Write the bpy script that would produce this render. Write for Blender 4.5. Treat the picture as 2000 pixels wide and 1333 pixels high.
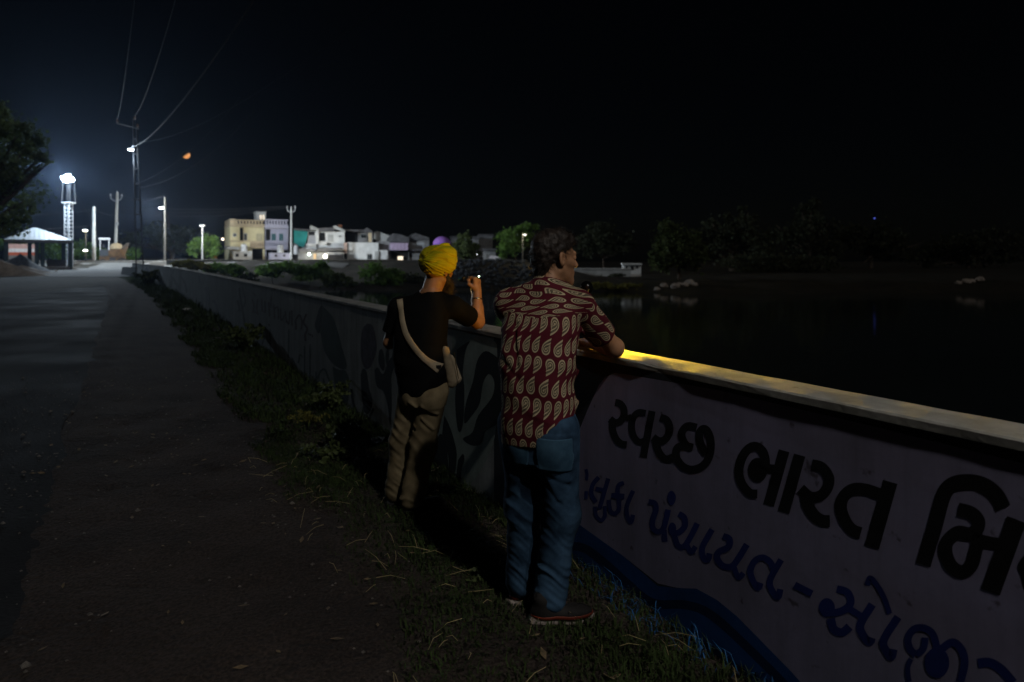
import bpy, bmesh, math, random
import numpy as np
from mathutils import Vector, Matrix
from mathutils.geometry import tessellate_polygon

random.seed(7)
RNG = np.random.default_rng(7)
SC = bpy.context.scene
COL = SC.collection
for o in list(bpy.data.objects):
    bpy.data.objects.remove(o)

# ------------------------------------------------------------------ camera
F, H, HOR = 1250.0, 1.60, 502.0          # focal length in photo pixels, eye height, horizon row
K = F / 1000.0
cam = bpy.data.cameras.new("camera")
camera = bpy.data.objects.new("camera", cam)
COL.objects.link(camera)
camera.location = (0, 0, H)
camera.rotation_euler = (math.pi / 2, 0, 0)
cam.shift_y = -(666.5 - HOR) / 2000.0      # level camera, lens shifted down: uprights stay upright
cam.sensor_width = 36.0
cam.lens = 36.0 * F / 2000.0
cam.clip_start = 0.05
cam.clip_end = 3000
cam.dof.use_dof = True
cam.dof.focus_distance = 3.0
cam.dof.aperture_fstop = 2.2
SC.camera = camera

# ------------------------------------------------------------------ world, fill sun, exposure
world = bpy.data.worlds.new("World")
SC.world = world
world.use_nodes = True
wn = world.node_tree
wn.nodes.clear()
sky = wn.nodes.new("ShaderNodeTexSky")
sky.sky_type = 'NISHITA'
sky.sun_disc = False
sky.sun_elevation = math.radians(38)
sky.sun_rotation = math.radians(150)
bg = wn.nodes.new("ShaderNodeBackground")
bg.inputs[1].default_value = 0.0002
wo = wn.nodes.new("ShaderNodeOutputWorld")
wn.links.new(sky.outputs[0], bg.inputs[0])
wn.links.new(bg.outputs[0], wo.inputs[0])

sun = bpy.data.lights.new("fill_sun", 'SUN')  # added weak fill from behind the viewer, not the moon; lifts the far trees
sun.energy = 0.27
sun.angle = math.radians(0.5)
sun.color = (1.0, 0.95, 0.9)
sun_o = bpy.data.objects.new("fill_sun", sun)
COL.objects.link(sun_o)
sun_o.rotation_euler = Vector((-0.42, 0.67, -0.61)).to_track_quat('-Z', 'Y').to_euler()

SC.view_settings.view_transform = 'Standard'
SC.view_settings.look = 'None'
SC.view_settings.gamma = 1.0
SC.view_settings.exposure = 0.0
SC.view_settings.use_curve_mapping = False
SC.render.engine = 'CYCLES'
SC.cycles.use_denoising = True
SC.cycles.max_bounces = 6
SC.cycles.diffuse_bounces = 2
SC.cycles.glossy_bounces = 2
SC.cycles.transmission_bounces = 2
SC.cycles.volume_bounces = 0
SC.cycles.transparent_max_bounces = 4
SC.cycles.sample_clamp_indirect = 2.0
SC.cycles.caustics_reflective = False
SC.cycles.caustics_refractive = False

# ------------------------------------------------------------------ photo pixel -> place
def ray(x, y): return np.array([(x - 1000) / F, 1.0, (HOR - y) / F])
def atz(x, y, z=0.0):
    r = ray(x, y); return np.array([0, 0, H]) + r * ((z - H) / r[2])
def at_y(x, y, Y): return np.array([0, 0, H]) + ray(x, y) * Y
def aty(x, y, Y): return at_y(x, y, Y * K)
W0 = np.array([0.346, 3.329]); WD = np.array([-0.5195, 0.8546]); WN = np.array([0.8546, 0.5195])
WALL_H, WALL_T, WALL_S0, WALL_S1 = 1.121, 0.19, -5.5, 54.0
def bend(s): return -.0011 * np.maximum(0, np.asarray(s, float) - 18) ** 2
def wall_pt(s, n, z):
    q = W0 + WD * s + WN * (n + float(bend(s)))
    return (q[0], q[1], z)
def on_wall(x, y, n=0.0):
    r = ray(x, y); t = ((W0 + WN * n) @ WN) / (r[:2] @ WN)
    p = np.array([0, 0, H]) + r * t
    return np.array(wall_pt(sn(p[0], p[1])[0], n, p[2]))
def sn(x, y):
    q0, q1 = x - W0[0], y - W0[1]
    return q0 * WD[0] + q1 * WD[1], q0 * WN[0] + q1 * WN[1]

# ------------------------------------------------------------------ materials
MATS = {}
def mat(name, col, rough=0.8, var=0.25, scale=6.0, bump=0.0, bscale=60.0, metal=0.0, spec=0.3, col2=None, sheen=0.0, coords='Object', emit=None, estr=0.0, dist=0.01, streak=0.0):
    if name in MATS: return MATS[name]
    m = bpy.data.materials.new(name); MATS[name] = m
    m.use_nodes = True
    nt = m.node_tree; N = nt.nodes; L = nt.links
    b = N["Principled BSDF"]
    b.inputs["Roughness"].default_value = rough
    b.inputs["Metallic"].default_value = metal
    b.inputs["Specular IOR Level"].default_value = spec
    if sheen: b.inputs["Sheen Weight"].default_value = sheen
    tc = N.new("ShaderNodeTexCoord")
    n1 = N.new("ShaderNodeTexNoise"); n1.inputs["Scale"].default_value = scale
    n1.inputs["Detail"].default_value = 6; n1.inputs["Roughness"].default_value = 0.65
    L.new(tc.outputs[coords], n1.inputs["Vector"])
    ramp = N.new("ShaderNodeValToRGB")
    c2 = col2 if col2 else tuple(c * (1 - var) for c in col)
    c1 = col if col2 else tuple(min(1, c * (1 + var)) for c in col)
    ramp.color_ramp.elements[0].position = 0.35; ramp.color_ramp.elements[0].color = (*c2, 1)
    ramp.color_ramp.elements[1].position = 0.65; ramp.color_ramp.elements[1].color = (*c1, 1)
    L.new(n1.outputs["Fac"], ramp.inputs[0])
    L.new(ramp.outputs[0], b.inputs["Base Color"])
    if streak:
        mp = N.new("ShaderNodeMapping"); mp.inputs["Scale"].default_value = (3.0, 3.0, .35)
        L.new(tc.outputs[coords], mp.inputs["Vector"])
        n3 = N.new("ShaderNodeTexNoise"); n3.inputs["Scale"].default_value = 2.2; n3.inputs["Detail"].default_value = 9; n3.inputs["Roughness"].default_value = .7
        L.new(mp.outputs[0], n3.inputs["Vector"])
        n4 = N.new("ShaderNodeTexNoise"); n4.inputs["Scale"].default_value = 17; n4.inputs["Detail"].default_value = 6
        L.new(tc.outputs[coords], n4.inputs["Vector"])
        r3 = N.new("ShaderNodeValToRGB"); r3.color_ramp.elements[0].position = .36; r3.color_ramp.elements[1].position = .6
        r3.color_ramp.elements[0].color = (1 - streak, 1 - streak, 1 - streak * 1.1, 1); r3.color_ramp.elements[1].color = (1, 1, 1, 1)
        L.new(n3.outputs["Fac"], r3.inputs[0])
        r4 = N.new("ShaderNodeValToRGB"); r4.color_ramp.elements[0].position = .27; r4.color_ramp.elements[1].position = .34
        r4.color_ramp.elements[0].color = (.45, .42, .38, 1); r4.color_ramp.elements[1].color = (1, 1, 1, 1)
        L.new(n4.outputs["Fac"], r4.inputs[0])
        prev = ramp.outputs[0]
        for src in (r3.outputs[0], r4.outputs[0]):
            mx = N.new("ShaderNodeMix"); mx.data_type = 'RGBA'; mx.blend_type = 'MULTIPLY'; mx.inputs[0].default_value = 1
            L.new(prev, mx.inputs[6]); L.new(src, mx.inputs[7]); prev = mx.outputs[2]
        L.new(prev, b.inputs["Base Color"])
    if bump:
        n2 = N.new("ShaderNodeTexNoise"); n2.inputs["Scale"].default_value = bscale
        n2.inputs["Detail"].default_value = 5
        L.new(tc.outputs[coords], n2.inputs["Vector"])
        bp = N.new("ShaderNodeBump"); bp.inputs["Strength"].default_value = bump
        bp.inputs["Distance"].default_value = dist
        L.new(n2.outputs["Fac"], bp.inputs["Height"]); L.new(bp.outputs[0], b.inputs["Normal"])
    if emit:
        b.inputs["Emission Color"].default_value = (*emit, 1)
        b.inputs["Emission Strength"].default_value = estr
    return m
def lamp_mat(name, col, strength):
    return mat(name, (0.8, 0.8, 0.8), emit=col, estr=strength, var=0.02)

# ------------------------------------------------------------------ object helpers
def tag(o, label=None, cat=None, group=None, kind=None):
    if label: o["label"] = label
    if cat: o["category"] = cat
    if group: o["group"] = group
    if kind: o["kind"] = kind
    return o
def mesh_obj(name, verts, faces, material, parent=None, smooth=False):
    me = bpy.data.meshes.new(name)
    me.from_pydata([tuple(map(float, v)) for v in verts], [], [tuple(int(i) for i in f) for f in faces])
    me.update()
    if smooth: me.polygons.foreach_set("use_smooth", [True] * len(me.polygons))
    if material: me.materials.append(material)
    o = bpy.data.objects.new(name, me); COL.objects.link(o)
    if parent: put(o, parent)
    return o
def np_obj(name, V, Q, material, parent=None, smooth=False):
    """fast mesh from numpy arrays, all faces with the same corner count"""
    V = np.asarray(V, np.float32); Q = np.asarray(Q, np.int32); k = Q.shape[1]
    me = bpy.data.meshes.new(name)
    me.vertices.add(len(V)); me.vertices.foreach_set("co", V.ravel())
    me.loops.add(Q.size); me.loops.foreach_set("vertex_index", Q.ravel())
    me.polygons.add(len(Q)); me.polygons.foreach_set("loop_start", np.arange(0, Q.size, k, dtype=np.int32))
    me.polygons.foreach_set("loop_total", np.full(len(Q), k, np.int32))
    if smooth: me.polygons.foreach_set("use_smooth", np.ones(len(Q), bool))
    me.update(calc_edges=True); me.validate()
    if material: me.materials.append(material)
    o = bpy.data.objects.new(name, me); COL.objects.link(o)
    if parent: put(o, parent)
    return o
def put(o, parent):
    o.parent = parent
    o.matrix_parent_inverse = Matrix.LocRotScale(parent.location, parent.rotation_euler, None).inverted()
def empty(name, loc, label, cat, group=None):
    o = bpy.data.objects.new(name, None); COL.objects.link(o)
    o.location = tuple(map(float, loc)); o.empty_display_size = 0.2
    return tag(o, label, cat, group)

class MB:
    """collects boxes, tubes and loose faces into one mesh"""
    def __init__(s): s.v = []; s.f = []
    def add(s, V, Fc):
        k = len(s.v); s.v += [tuple(map(float, p)) for p in V]; s.f += [tuple(i + k for i in f) for f in Fc]; return s
    def box(s, c, sx, sy, sz, rz=0.0, M=None):
        ca, sa = math.cos(rz), math.sin(rz); P = []
        for z in (-.5, .5):
            for x, y in ((-.5, -.5), (.5, -.5), (.5, .5), (-.5, .5)):
                a, b = x * sx, y * sy
                P.append((c[0] + a * ca - b * sa, c[1] + a * sa + b * ca, c[2] + z * sz))
        return s.add(P, [(0, 3, 2, 1), (4, 5, 6, 7), (0, 1, 5, 4), (1, 2, 6, 5), (2, 3, 7, 6), (3, 0, 4, 7)])
    def tube(s, pts, rad, n=8, cap=True):
        pts = [np.array(p, float) for p in pts]
        rad = [rad] * len(pts) if np.isscalar(rad) else list(rad)
        rings = []; prev = None
        for i, p in enumerate(pts):
            t = pts[min(i + 1, len(pts) - 1)] - pts[max(i - 1, 0)]
            t = t / (np.linalg.norm(t) + 1e-9)
            if prev is None:
                a = np.array([0, 0, 1.]) if abs(t[2]) < .9 else np.array([1., 0, 0])
                u = np.cross(t, a)
            else: u = prev - t * (prev @ t)
            u /= np.linalg.norm(u) + 1e-9; prev = u; w = np.cross(t, u)
            rings.append([p + rad[i] * (u * math.cos(2 * math.pi * k / n) + w * math.sin(2 * math.pi * k / n)) for k in range(n)])
        V = [q for r in rings for q in r]; Fc = []
        for i in range(len(pts) - 1):
            for k in range(n):
                k2 = (k + 1) % n
                Fc.append((i * n + k, i * n + k2, (i + 1) * n + k2, (i + 1) * n + k))
        if cap:
            Fc.append(tuple(range(n - 1, -1, -1))); Fc.append(tuple(range((len(pts) - 1) * n, len(pts) * n)))
        return s.add(V, Fc)
    def build(s, name, m, parent=None, smooth=False): return mesh_obj(name, s.v, s.f, m, parent, smooth)
def catmull(P, k=6):
    P = [np.array(p, float) for p in P]
    if len(P) < 3: return P
    out = []
    for i in range(len(P) - 1):
        p0, p1, p2, p3 = P[max(i - 1, 0)], P[i], P[i + 1], P[min(i + 2, len(P) - 1)]
        for j in range(k):
            t = j / k
            out.append(.5 * ((2 * p1) + (p2 - p0) * t + (2 * p0 - 5 * p1 + 4 * p2 - p3) * t * t + (3 * p1 - p0 - 3 * p2 + p3) * t ** 3))
    out.append(P[-1]); return out
def smoothstep(a, b, x):
    t = np.clip((x - a) / (b - a), 0, 1); return t * t * (3 - 2 * t)
def vnoise(x, y, seed=0):
    """cheap smooth 2-D noise for terrain"""
    r = np.random.default_rng(seed); out = 0 * x
    for k in range(5):
        a = r.uniform(0, 6.28); f = r.uniform(.5, 1.6); p = r.uniform(0, 6.28); q = r.uniform(0, 6.28)
        out = out + np.sin((x * math.cos(a) + y * math.sin(a)) * f * 3.1 + p) * np.sin((x * math.sin(a) - y * math.cos(a)) * f * 2.3 + q)
    return out / 5
# ------------------------------------------------------------------ terrain
WATER_Z = -2.0
def shore(x):
    return 66.0 - 6.0 * smoothstep(0, 14, x) + 1.6 * np.sin(x * .21) + 1.0 * np.sin(x * .57 + 1)
def height(x, y):
    x = np.asarray(x, float); y = np.asarray(y, float)
    s, n = sn(x, y)
    near = np.where(n < .5, 0.0, np.maximum(-3.4, -(n - .5) * .75))
    near = np.where(y < -60, 0.0, near)
    d = y - shore(x)
    top = 1.0 - 1.9 * smoothstep(1, 12, x)
    far = np.clip(-2.6 + d * .18, -3.4, top) + np.where(d > 4, .25 * vnoise(x * .35, y * .35, 3), 0) * (1 - smoothstep(34, 38, d))
    left = np.clip(-3.4 + (-x - 17 - .25 * (y - 38)) * .5, -3.4, .1)
    left = np.where(y > 23, left, -3.4)
    return np.maximum(np.maximum(near, far), left)
def axis(lims):
    out = []
    for a, b, st in lims: out += list(np.arange(a, b, st))
    return np.array(out + [lims[-1][1]])
def build_ground():
    xs = axis([(-320, -100, 12), (-100, -50, 3), (-50, 45, 1.0), (45, 90, 3), (90, 320, 14)])
    ys = axis([(-60, -6, 6), (-6, 30, 1.0), (30, 95, 1.0), (95, 140, 3), (140, 330, 14)])
    X, Y = np.meshgrid(xs, ys, indexing='ij')
    Z = height(X, Y) - .02
    nx, ny = X.shape
    I = np.arange(nx * ny).reshape(nx, ny)
    Q = np.stack([I[:-1, :-1], I[1:, :-1], I[1:, 1:], I[:-1, 1:]], -1).reshape(-1, 4)
    m = mat("bare_earth", (.036, .030, .024), .95, col2=(.018, .018, .013), scale=.6, bump=.5, bscale=9, spec=.1, dist=.05)
    tag(np_obj("ground", np.stack([X, Y, Z], -1).reshape(-1, 3), Q, m, smooth=True), kind="structure")
build_ground()

def strip(name, n_of_s0, n_of_s1, s_list, z, m, amp=0.0, cols=24, seed=1):
    V = []; Q = []
    R = np.random.default_rng(seed); ph = R.uniform(0, 6.28, 6)
    for s in s_list:
        a, b = n_of_s0(s), n_of_s1(s)
        for k in range(cols + 1):
            n = a + (b - a) * k / cols
            x, y, _ = wall_pt(s, n, 0)
            zz = z + amp * (float(smoothstep(-2.75, -2.2, n)) if name == "dirt_verge" else 1) * float(.5 * vnoise(np.float64(x * 2.1), np.float64(y * 2.1), seed) + .35 * vnoise(np.float64(x * 7), np.float64(y * 7), seed + 1) + .15 * vnoise(np.float64(x * 21), np.float64(y * 21), seed + 2) + .5)
            V.append((x, y, zz - (.022 * (1 - float(smoothstep(-2.75, -2.35, n))) if name == "dirt_verge" else 0)))
    w = cols + 1
    for i in range(len(s_list) - 1):
        for k in range(cols):
            Q.append((i * w + k, (i + 1) * w + k, (i + 1) * w + k + 1, i * w + k + 1))
    return tag(np_obj(name, V, np.array(Q)[:, ::-1], m, smooth=True), kind="structure")
s_near = list(np.concatenate([np.arange(-7, 5, .1), np.arange(5, 14, .3), np.arange(14, 60, 1.2), np.arange(60, 112, 4)]))
wob = lambda s, a, f, p: a * math.sin(s * f + p) + .5 * a * math.sin(s * f * 2.7 + p * 2)

def asphalt_mat():
    m = mat("worn_asphalt", (.019, .020, .022), .9, col2=(.011, .0115, .013), scale=.9, bump=.7, bscale=48, spec=.02, dist=.012)
    nt = m.node_tree; b = nt.nodes["Principled BSDF"]
    tc = nt.nodes.new("ShaderNodeTexCoord"); n = nt.nodes.new("ShaderNodeTexNoise")
    n.inputs["Scale"].default_value = .55; n.inputs["Detail"].default_value = 8
    mr = nt.nodes.new("ShaderNodeMapRange"); mr.inputs[1].default_value = .35; mr.inputs[2].default_value = .7
    mr.inputs[3].default_value = .78; mr.inputs[4].default_value = 1.0
    nt.links.new(tc.outputs["Object"], n.inputs["Vector"]); nt.links.new(n.outputs["Fac"], mr.inputs[0]); nt.links.new(mr.outputs[0], b.inputs["Roughness"])
    return m
ASPH = asphalt_mat()
def dirt_mat():
    m = bpy.data.materials.new("packed_dirt"); m.use_nodes = True; nt = m.node_tree; N = nt.nodes; L = nt.links
    b = N["Principled BSDF"]; b.inputs["Roughness"].default_value = .95; b.inputs["Specular IOR Level"].default_value = .1
    tc = N.new("ShaderNodeTexCoord")
    a = N.new("ShaderNodeTexNoise"); a.inputs["Scale"].default_value = 1.6; a.inputs["Detail"].default_value = 8
    c = N.new("ShaderNodeTexNoise"); c.inputs["Scale"].default_value = 70; c.inputs["Detail"].default_value = 4
    v = N.new("ShaderNodeTexVoronoi"); v.inputs["Scale"].default_value = 26
    for t in (a, c, v): L.new(tc.outputs["Object"], t.inputs["Vector"])
    r = N.new("ShaderNodeValToRGB"); e = r.color_ramp.elements
    e[0].position = .3; e[0].color = (.022, .0175, .016, 1); e[1].position = .7; e[1].color = (.044, .035, .031, 1)
    L.new(a.outputs["Fac"], r.inputs[0])
    r2 = N.new("ShaderNodeValToRGB"); e = r2.color_ramp.elements
    e[0].position = .35; e[0].color = (.55, .55, .55, 1); e[1].position = .72; e[1].color = (1.5, 1.45, 1.4, 1)
    L.new(c.outputs["Fac"], r2.inputs[0])
    mx = N.new("ShaderNodeMix"); mx.data_type = 'RGBA'; mx.blend_type = 'MULTIPLY'; mx.inputs[0].default_value = 1
    L.new(r.outputs[0], mx.inputs[6]); L.new(r2.outputs[0], mx.inputs[7]); L.new(mx.outputs[2], b.inputs["Base Color"])
    ad = N.new("ShaderNodeMath"); ad.operation = 'SUBTRACT'; L.new(c.outputs["Fac"], ad.inputs[0]); L.new(v.outputs["Distance"], ad.inputs[1])
    bp = N.new("ShaderNodeBump"); bp.inputs["Strength"].default_value = .85; bp.inputs["Distance"].default_value = .02
    L.new(ad.outputs[0], bp.inputs["Height"]); L.new(bp.outputs[0], b.inputs["Normal"])
    return m
DIRT = dirt_mat()
road = strip("road", lambda s: -10.6 + wob(s, .25, .3, 1), lambda s: -2.42 + wob(s, .07, .9, 0) + .2 * float(smoothstep(10, 20, s)), s_near, .002, ASPH, amp=.004, cols=22, seed=4)
verge = strip("dirt_verge", lambda s: -3.2, lambda s: .05, [s for s in s_near if s < 54], -.006, DIRT, amp=.045, cols=44, seed=8)
# open yard beyond the end of the wall
Vy = []; Qy = []
for i, yy in enumerate(np.linspace(48, 150, 30)):
    for j, xx in enumerate(np.linspace(-130, -22, 30)):
        s, n = sn(xx, yy)
        Vy.append((xx, yy, float(height(xx, yy)) + .004 if height(xx, yy) > -.1 else float(height(xx, yy)) - .05))
for i in range(29):
    for j in range(29):
        k = i * 30 + j; q = (k, k + 1, k + 31, k + 30)
        if all(Vy[t][2] > -.04 for t in q): Qy.append(q)
tag(np_obj("yard", Vy, Qy, mat("pale_yard_dust", (.085, .083, .078), .95, scale=.4, var=.35, bump=.3, bscale=6), smooth=True), kind="structure")

# river
wm = mat("river_water", (.012, .016, .016), .07, var=.2, scale=.3, bump=.12, bscale=2.2, spec=.5, dist=.03)
Vw = [(-60, -40, WATER_Z), (320, -40, WATER_Z), (320, 90, WATER_Z), (-60, 90, WATER_Z)]
tag(mesh_obj("river_water", Vw, [(0, 1, 2, 3)], wm), kind="structure")

# ------------------------------------------------------------------ heaps of earth beside the road
def heap(name, px, py, Y, rx, ry, h, m, seed):
    c = aty(px, py, Y); V = []; Fc = []; R = np.random.default_rng(seed); n = 30; k = 9
    for i in range(k + 1):
        r = i / k
        for j in range(n):
            a = 2 * math.pi * j / n
            w = 1 + .18 * math.sin(a * 3 + seed) + .1 * math.sin(a * 5 + 2 * seed)
            zz = h * (1 - r) ** 1.15 * (1 + .12 * math.sin(a * 4 + seed)) + .05 * R.normal() * (1 - r)
            V.append((c[0] + rx * r * w * math.cos(a), c[1] + ry * r * w * math.sin(a), max(-.03, zz - .03)))
    for i in range(k):
        for j in range(n):
            Fc.append((i * n + j, (i + 1) * n + j, (i + 1) * n + (j + 1) % n, i * n + (j + 1) % n))
    return mesh_obj(name, V, Fc, m, smooth=True)
SAND = mat("heaped_soil", (.20, .16, .12), .95, var=.35, scale=1.2, bump=.8, bscale=7, dist=.1)
DGRAV = mat("dark_gravel_heap", (.05, .05, .052), .95, var=.4, scale=3, bump=.8, bscale=9, dist=.1)
tag(heap("soil_heap", -22, 520, 40, 4.2, 3.2, 1.5, SAND, 1), "brown soil heap at the left edge of the road", "soil heap")
tag(heap("soil_heap", 42, 520, 47, 3.6, 2.6, .75, SAND, 2), "low brown soil heap tailing off along the road edge", "soil heap")
tag(heap("gravel_heap", 40, 515, 53, 3.6, 2.5, 1.75, DGRAV, 3), "dark gravel heap in front of the pavilion posts", "gravel heap")
for i, (px, py, Y, sz, lab) in enumerate([(67, 528, 45, .28, "white scrap of litter beside the dark road edge"), (108, 526, 52, .25, "pale scrap of litter on the soil nearer the pavilion corner")]):
    c = aty(px, py, Y); c[2] = .12 if i == 0 else .1
    b = MB(); R = np.random.default_rng(i + 20)
    V = [(c[0] + sz * (a + .2 * R.normal()), c[1] + sz * (bb + .2 * R.normal()), .02 + abs(R.normal()) * .18) for a in (-.6, 0, .6) for bb in (-.6, 0, .6)]
    b.add(V, [(0, 1, 4, 3), (1, 2, 5, 4), (3, 4, 7, 6), (4, 5, 8, 7)])
    tag(b.build("litter", mat("white_plastic", (.75, .75, .75), .5)), lab, "litter")

# ------------------------------------------------------------------ the painted river wall
wall = empty("river_wall", wall_pt(0, 0, 0), "long plastered river wall with painted mural, lettering and flat coping", "wall")
PLASTER = mat("wall_plaster", (.36, .385, .40), .9, col2=(.25, .27, .28), scale=2.3, streak=.4, bump=.35, bscale=38, spec=.15, dist=.004)
def wall_body():
    ss = list(np.concatenate([np.arange(WALL_S0, 8, .25), np.arange(8, WALL_S1, 1.0), [WALL_S1]]))
    V = []; Fc = []
    zs = [-.25, 0, .2, .4, .6, .8, 1.0, WALL_H - .028]
    for s in ss:
        for z in zs: V.append(wall_pt(s, 0, z))
        V.append(wall_pt(s, WALL_T, zs[-1])); V.append(wall_pt(s, WALL_T + .05, -2.5))
    w = len(zs) + 2
    for i in range(len(ss) - 1):
        for k in range(w - 1):
            Fc.append((i * w + k, i * w + k + 1, (i + 1) * w + k + 1, (i + 1) * w + k))
    Fc.append(tuple(range(w))); Fc.append(tuple((len(ss) - 1) * w + k for k in range(w - 1, -1, -1)))
    mesh_obj("wall_body", V, [f[::-1] for f in Fc], PLASTER, wall)
wall_body()
COPE = mat("worn_coping", (.27, .27, .255), .8, col2=(.17, .17, .16), scale=5, streak=.25, bump=.5, bscale=45, spec=.3, dist=.006)
def coping():
    ss = list(np.concatenate([np.arange(WALL_S0, 9, .12), np.arange(9, WALL_S1, .8), [WALL_S1 + .02]]))
    R = np.random.default_rng(5)
    prof = [(-.012, WALL_H - .03), (-.013, WALL_H - .006), (-.006, WALL_H), (.095, WALL_H + .004), (WALL_T + .008, WALL_H - .004), (WALL_T + .016, WALL_H - .01), (WALL_T + .016, WALL_H - .04)]
    V = []; Fc = []; w = len(prof)
    for s in ss:
        chip = .010 * max(0, R.normal() - 1.3)
        for k, (n, z) in enumerate(prof):
            V.append(wall_pt(s, n + (chip if k < 3 else 0) + R.normal() * .0008, z - (chip * .6 if 0 < k < 3 else 0) + R.normal() * .0006))
    for i in range(len(ss) - 1):
        for k in range(w):
            k2 = (k + 1) % w
            Fc.append((i * w + k, (i + 1) * w + k, (i + 1) * w + k2, i * w + k2))
    Fc.append(tuple(range(w))); Fc.append(tuple((len(ss) - 1) * w + k for k in range(w - 1, -1, -1)))
    mesh_obj("coping", V, Fc, COPE, wall)
coping()

# painted areas: each is a thin skin of paint lying on the plaster, traced on the wall's own plane
def paint_poly(name, pts, m, n, zclip=True):
    P = [on_wall(x, y, n) for x, y in pts]
    P = [np.array(wall_pt(max(WALL_S0 + .02, min(WALL_S1 - .1, sn(p[0], p[1])[0])), n, min(max(p[2], -.05), WALL_H - .034))) for p in P]
    tri = tessellate_polygon([[Vector(p) for p in P]])
    return mesh_obj(name, P, [t[::-1] for t in tri], m, wall)
_layer = [0]
def paint_strokes(name, strokes, m, conv, n0=-.0016, discs=()):
    mb = MB()
    for st in strokes:
        pts, w = st[0], st[1]
        taper = len(st) > 2 and st[2]
        C = catmull(pts, 6)
        k = len(C); V = []
        for i, p in enumerate(C):
            t = C[min(i + 1, k - 1)] - C[max(i - 1, 0)]; t = t / (np.linalg.norm(t) + 1e-9)
            q = np.array([-t[1], t[0]]); hw = w / 2 * (1 - .6 * i / k if taper else 1)
            for sg in (-1, 1):
                x, y = conv(p + q * hw * sg)
                V.append(on_wall(x, y, n0 - .00004 * (_layer[0] % 12)))
        _layer[0] += 1
        mb.add(V, [(2 * i, 2 * i + 1, 2 * i + 3, 2 * i + 2) for i in range(k - 1)])
    for (cx, cy, rx, ry) in discs:
        V = []
        for j in range(20):
            a = 2 * math.pi * j / 20; x, y = conv(np.array([cx + rx * math.cos(a), cy + ry * math.sin(a)]))
            V.append(on_wall(x, y, n0 - .00004 * (_layer[0] % 12)))
        _layer[0] += 1
        mb.add(V, [tuple(range(20))])
    return mb.build(name, m, wall)
def crop(x0, y0, sc): return lambda p: (x0 + p[0] / sc, y0 + p[1] / sc)

NAVY = mat("dark_frame_paint", (.022, .025, .032), .85, var=.25, scale=3, bump=.25, bscale=50, spec=.15, dist=.004)
LILAC = mat("lilac_panel_paint", (.25, .238, .37), .9, col2=(.20, .19, .28), scale=2.2, streak=.22, bump=.25, bscale=26, spec=.15, dist=.004)
BLUE = mat("blue_wave_paint", (.008, .045, .16), .85, var=.3, scale=3, bump=.25, bscale=40, spec=.15, dist=.004)
DBLUE = mat("navy_wave_paint", (.006, .014, .05), .85, var=.3, scale=3, spec=.15)
BLACK = mat("black_letter_paint", (.006, .006, .007), .7, var=.2, scale=4, spec=.25)
INK = mat("blue_letter_paint", (.012, .022, .13), .75, var=.25, scale=6, spec=.2)
MURAL = mat("mural_dark_paint", (.012, .016, .018), .85, var=.35, scale=4, spec=.15)
MURALG = mat("mural_green_paint", (.035, .055, .05), .85, var=.35, scale=4, spec=.15)
MURALL = mat("mural_pale_paint", (.24, .295, .28), .88, var=.25, scale=3, spec=.15)
MURALP = mat("mural_purple_paint", (.085, .07, .10), .85, col2=(.035, .03, .04), scale=14, spec=.15)
MAROON = mat("maroon_letter_paint", (.06, .028, .03), .85, var=.3, scale=6, spec=.15)

paint_poly("dark_frame", [(965, 655), (1220, 706), (2000, 866), (2600, 985), (2600, 2300), (1500, 1380), (1150, 1145), (965, 1010)], NAVY, -.0004)
paint_poly("lilac_panel", [(1040, 1060), (1060, 990), (1105, 905), (1148, 800), (1170, 752), (1182, 737), (1200, 729), (1225, 732), (1400, 762), (1700, 832), (2000, 906), (2600, 1050), (2600, 2300), (1545, 1318), (1440, 1215), (1400, 1180), (1360, 1152), (1320, 1148), (1285, 1140), (1215, 1085), (1130, 1024), (1090, 1030)], LILAC, -.0008)
paint_poly("blue_wave", [(1048, 1080), (1060, 1030), (1090, 1005), (1130, 1024), (1215, 1085), (1285, 1145), (1320, 1149), (1360, 1150), (1400, 1172), (1440, 1205), (1545, 1312), (1640, 1420), (1560, 1500), (1420, 1400), (1250, 1260), (1120, 1160)], BLUE, -.0011)
paint_strokes("navy_wave_line", [([(1050, 1075), (1130, 1068), (1180, 1100), (1225, 1140), (1275, 1178), (1340, 1182), (1390, 1202), (1460, 1265), (1540, 1345)], 17)], DBLUE, lambda p: (p[0], p[1]), -.0013)
paint_strokes("navy_wave_line", [([(1280, 1258), (1330, 1245), (1380, 1262), (1460, 1320)], 12)], DBLUE, lambda p: (p[0], p[1]), -.0013)

c3, c4, c5, c6, c7 = crop(1170, 760, 4.443), crop(1420, 820, 4.443), crop(1740, 880, 3.92), crop(1120, 900, 4.443), crop(1520, 1080, 4.167)
LET = "painted_letter"
paint_strokes(LET, [([(140, 118), (180, 128), (212, 170), (215, 230), (185, 280), (140, 292), (95, 262)], 62), ([(118, 265), (117, 350), (145, 430), (190, 475), (240, 485)], 62), ([(215, 235), (245, 255), (285, 240)], 50)], BLACK, c3)
paint_strokes(LET, [([(405, 212), (345, 205), (300, 245), (282, 330), (305, 420), (355, 462), (420, 440)], 58), ([(460, 192), (383, 595)], 62)], BLACK, c3)
paint_strokes(LET, [([(530, 248), (585, 270), (613, 340), (595, 410), (555, 450), (515, 450), (468, 420)], 66), ([(495, 430), (500, 500), (535, 575), (585, 612), (650, 590)], 66)], BLACK, c3)
paint_strokes(LET, [([(848, 335), (770, 322), (722, 370), (722, 430), (760, 490), (815, 508)], 66), ([(800, 515), (730, 495), (675, 520), (672, 600), (730, 675), (800, 700), (880, 680), (940, 620), (968, 530), (965, 430), (935, 360), (900, 348), (872, 385), (875, 450), (905, 530), (930, 570)], 68)], BLACK, c3)
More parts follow.
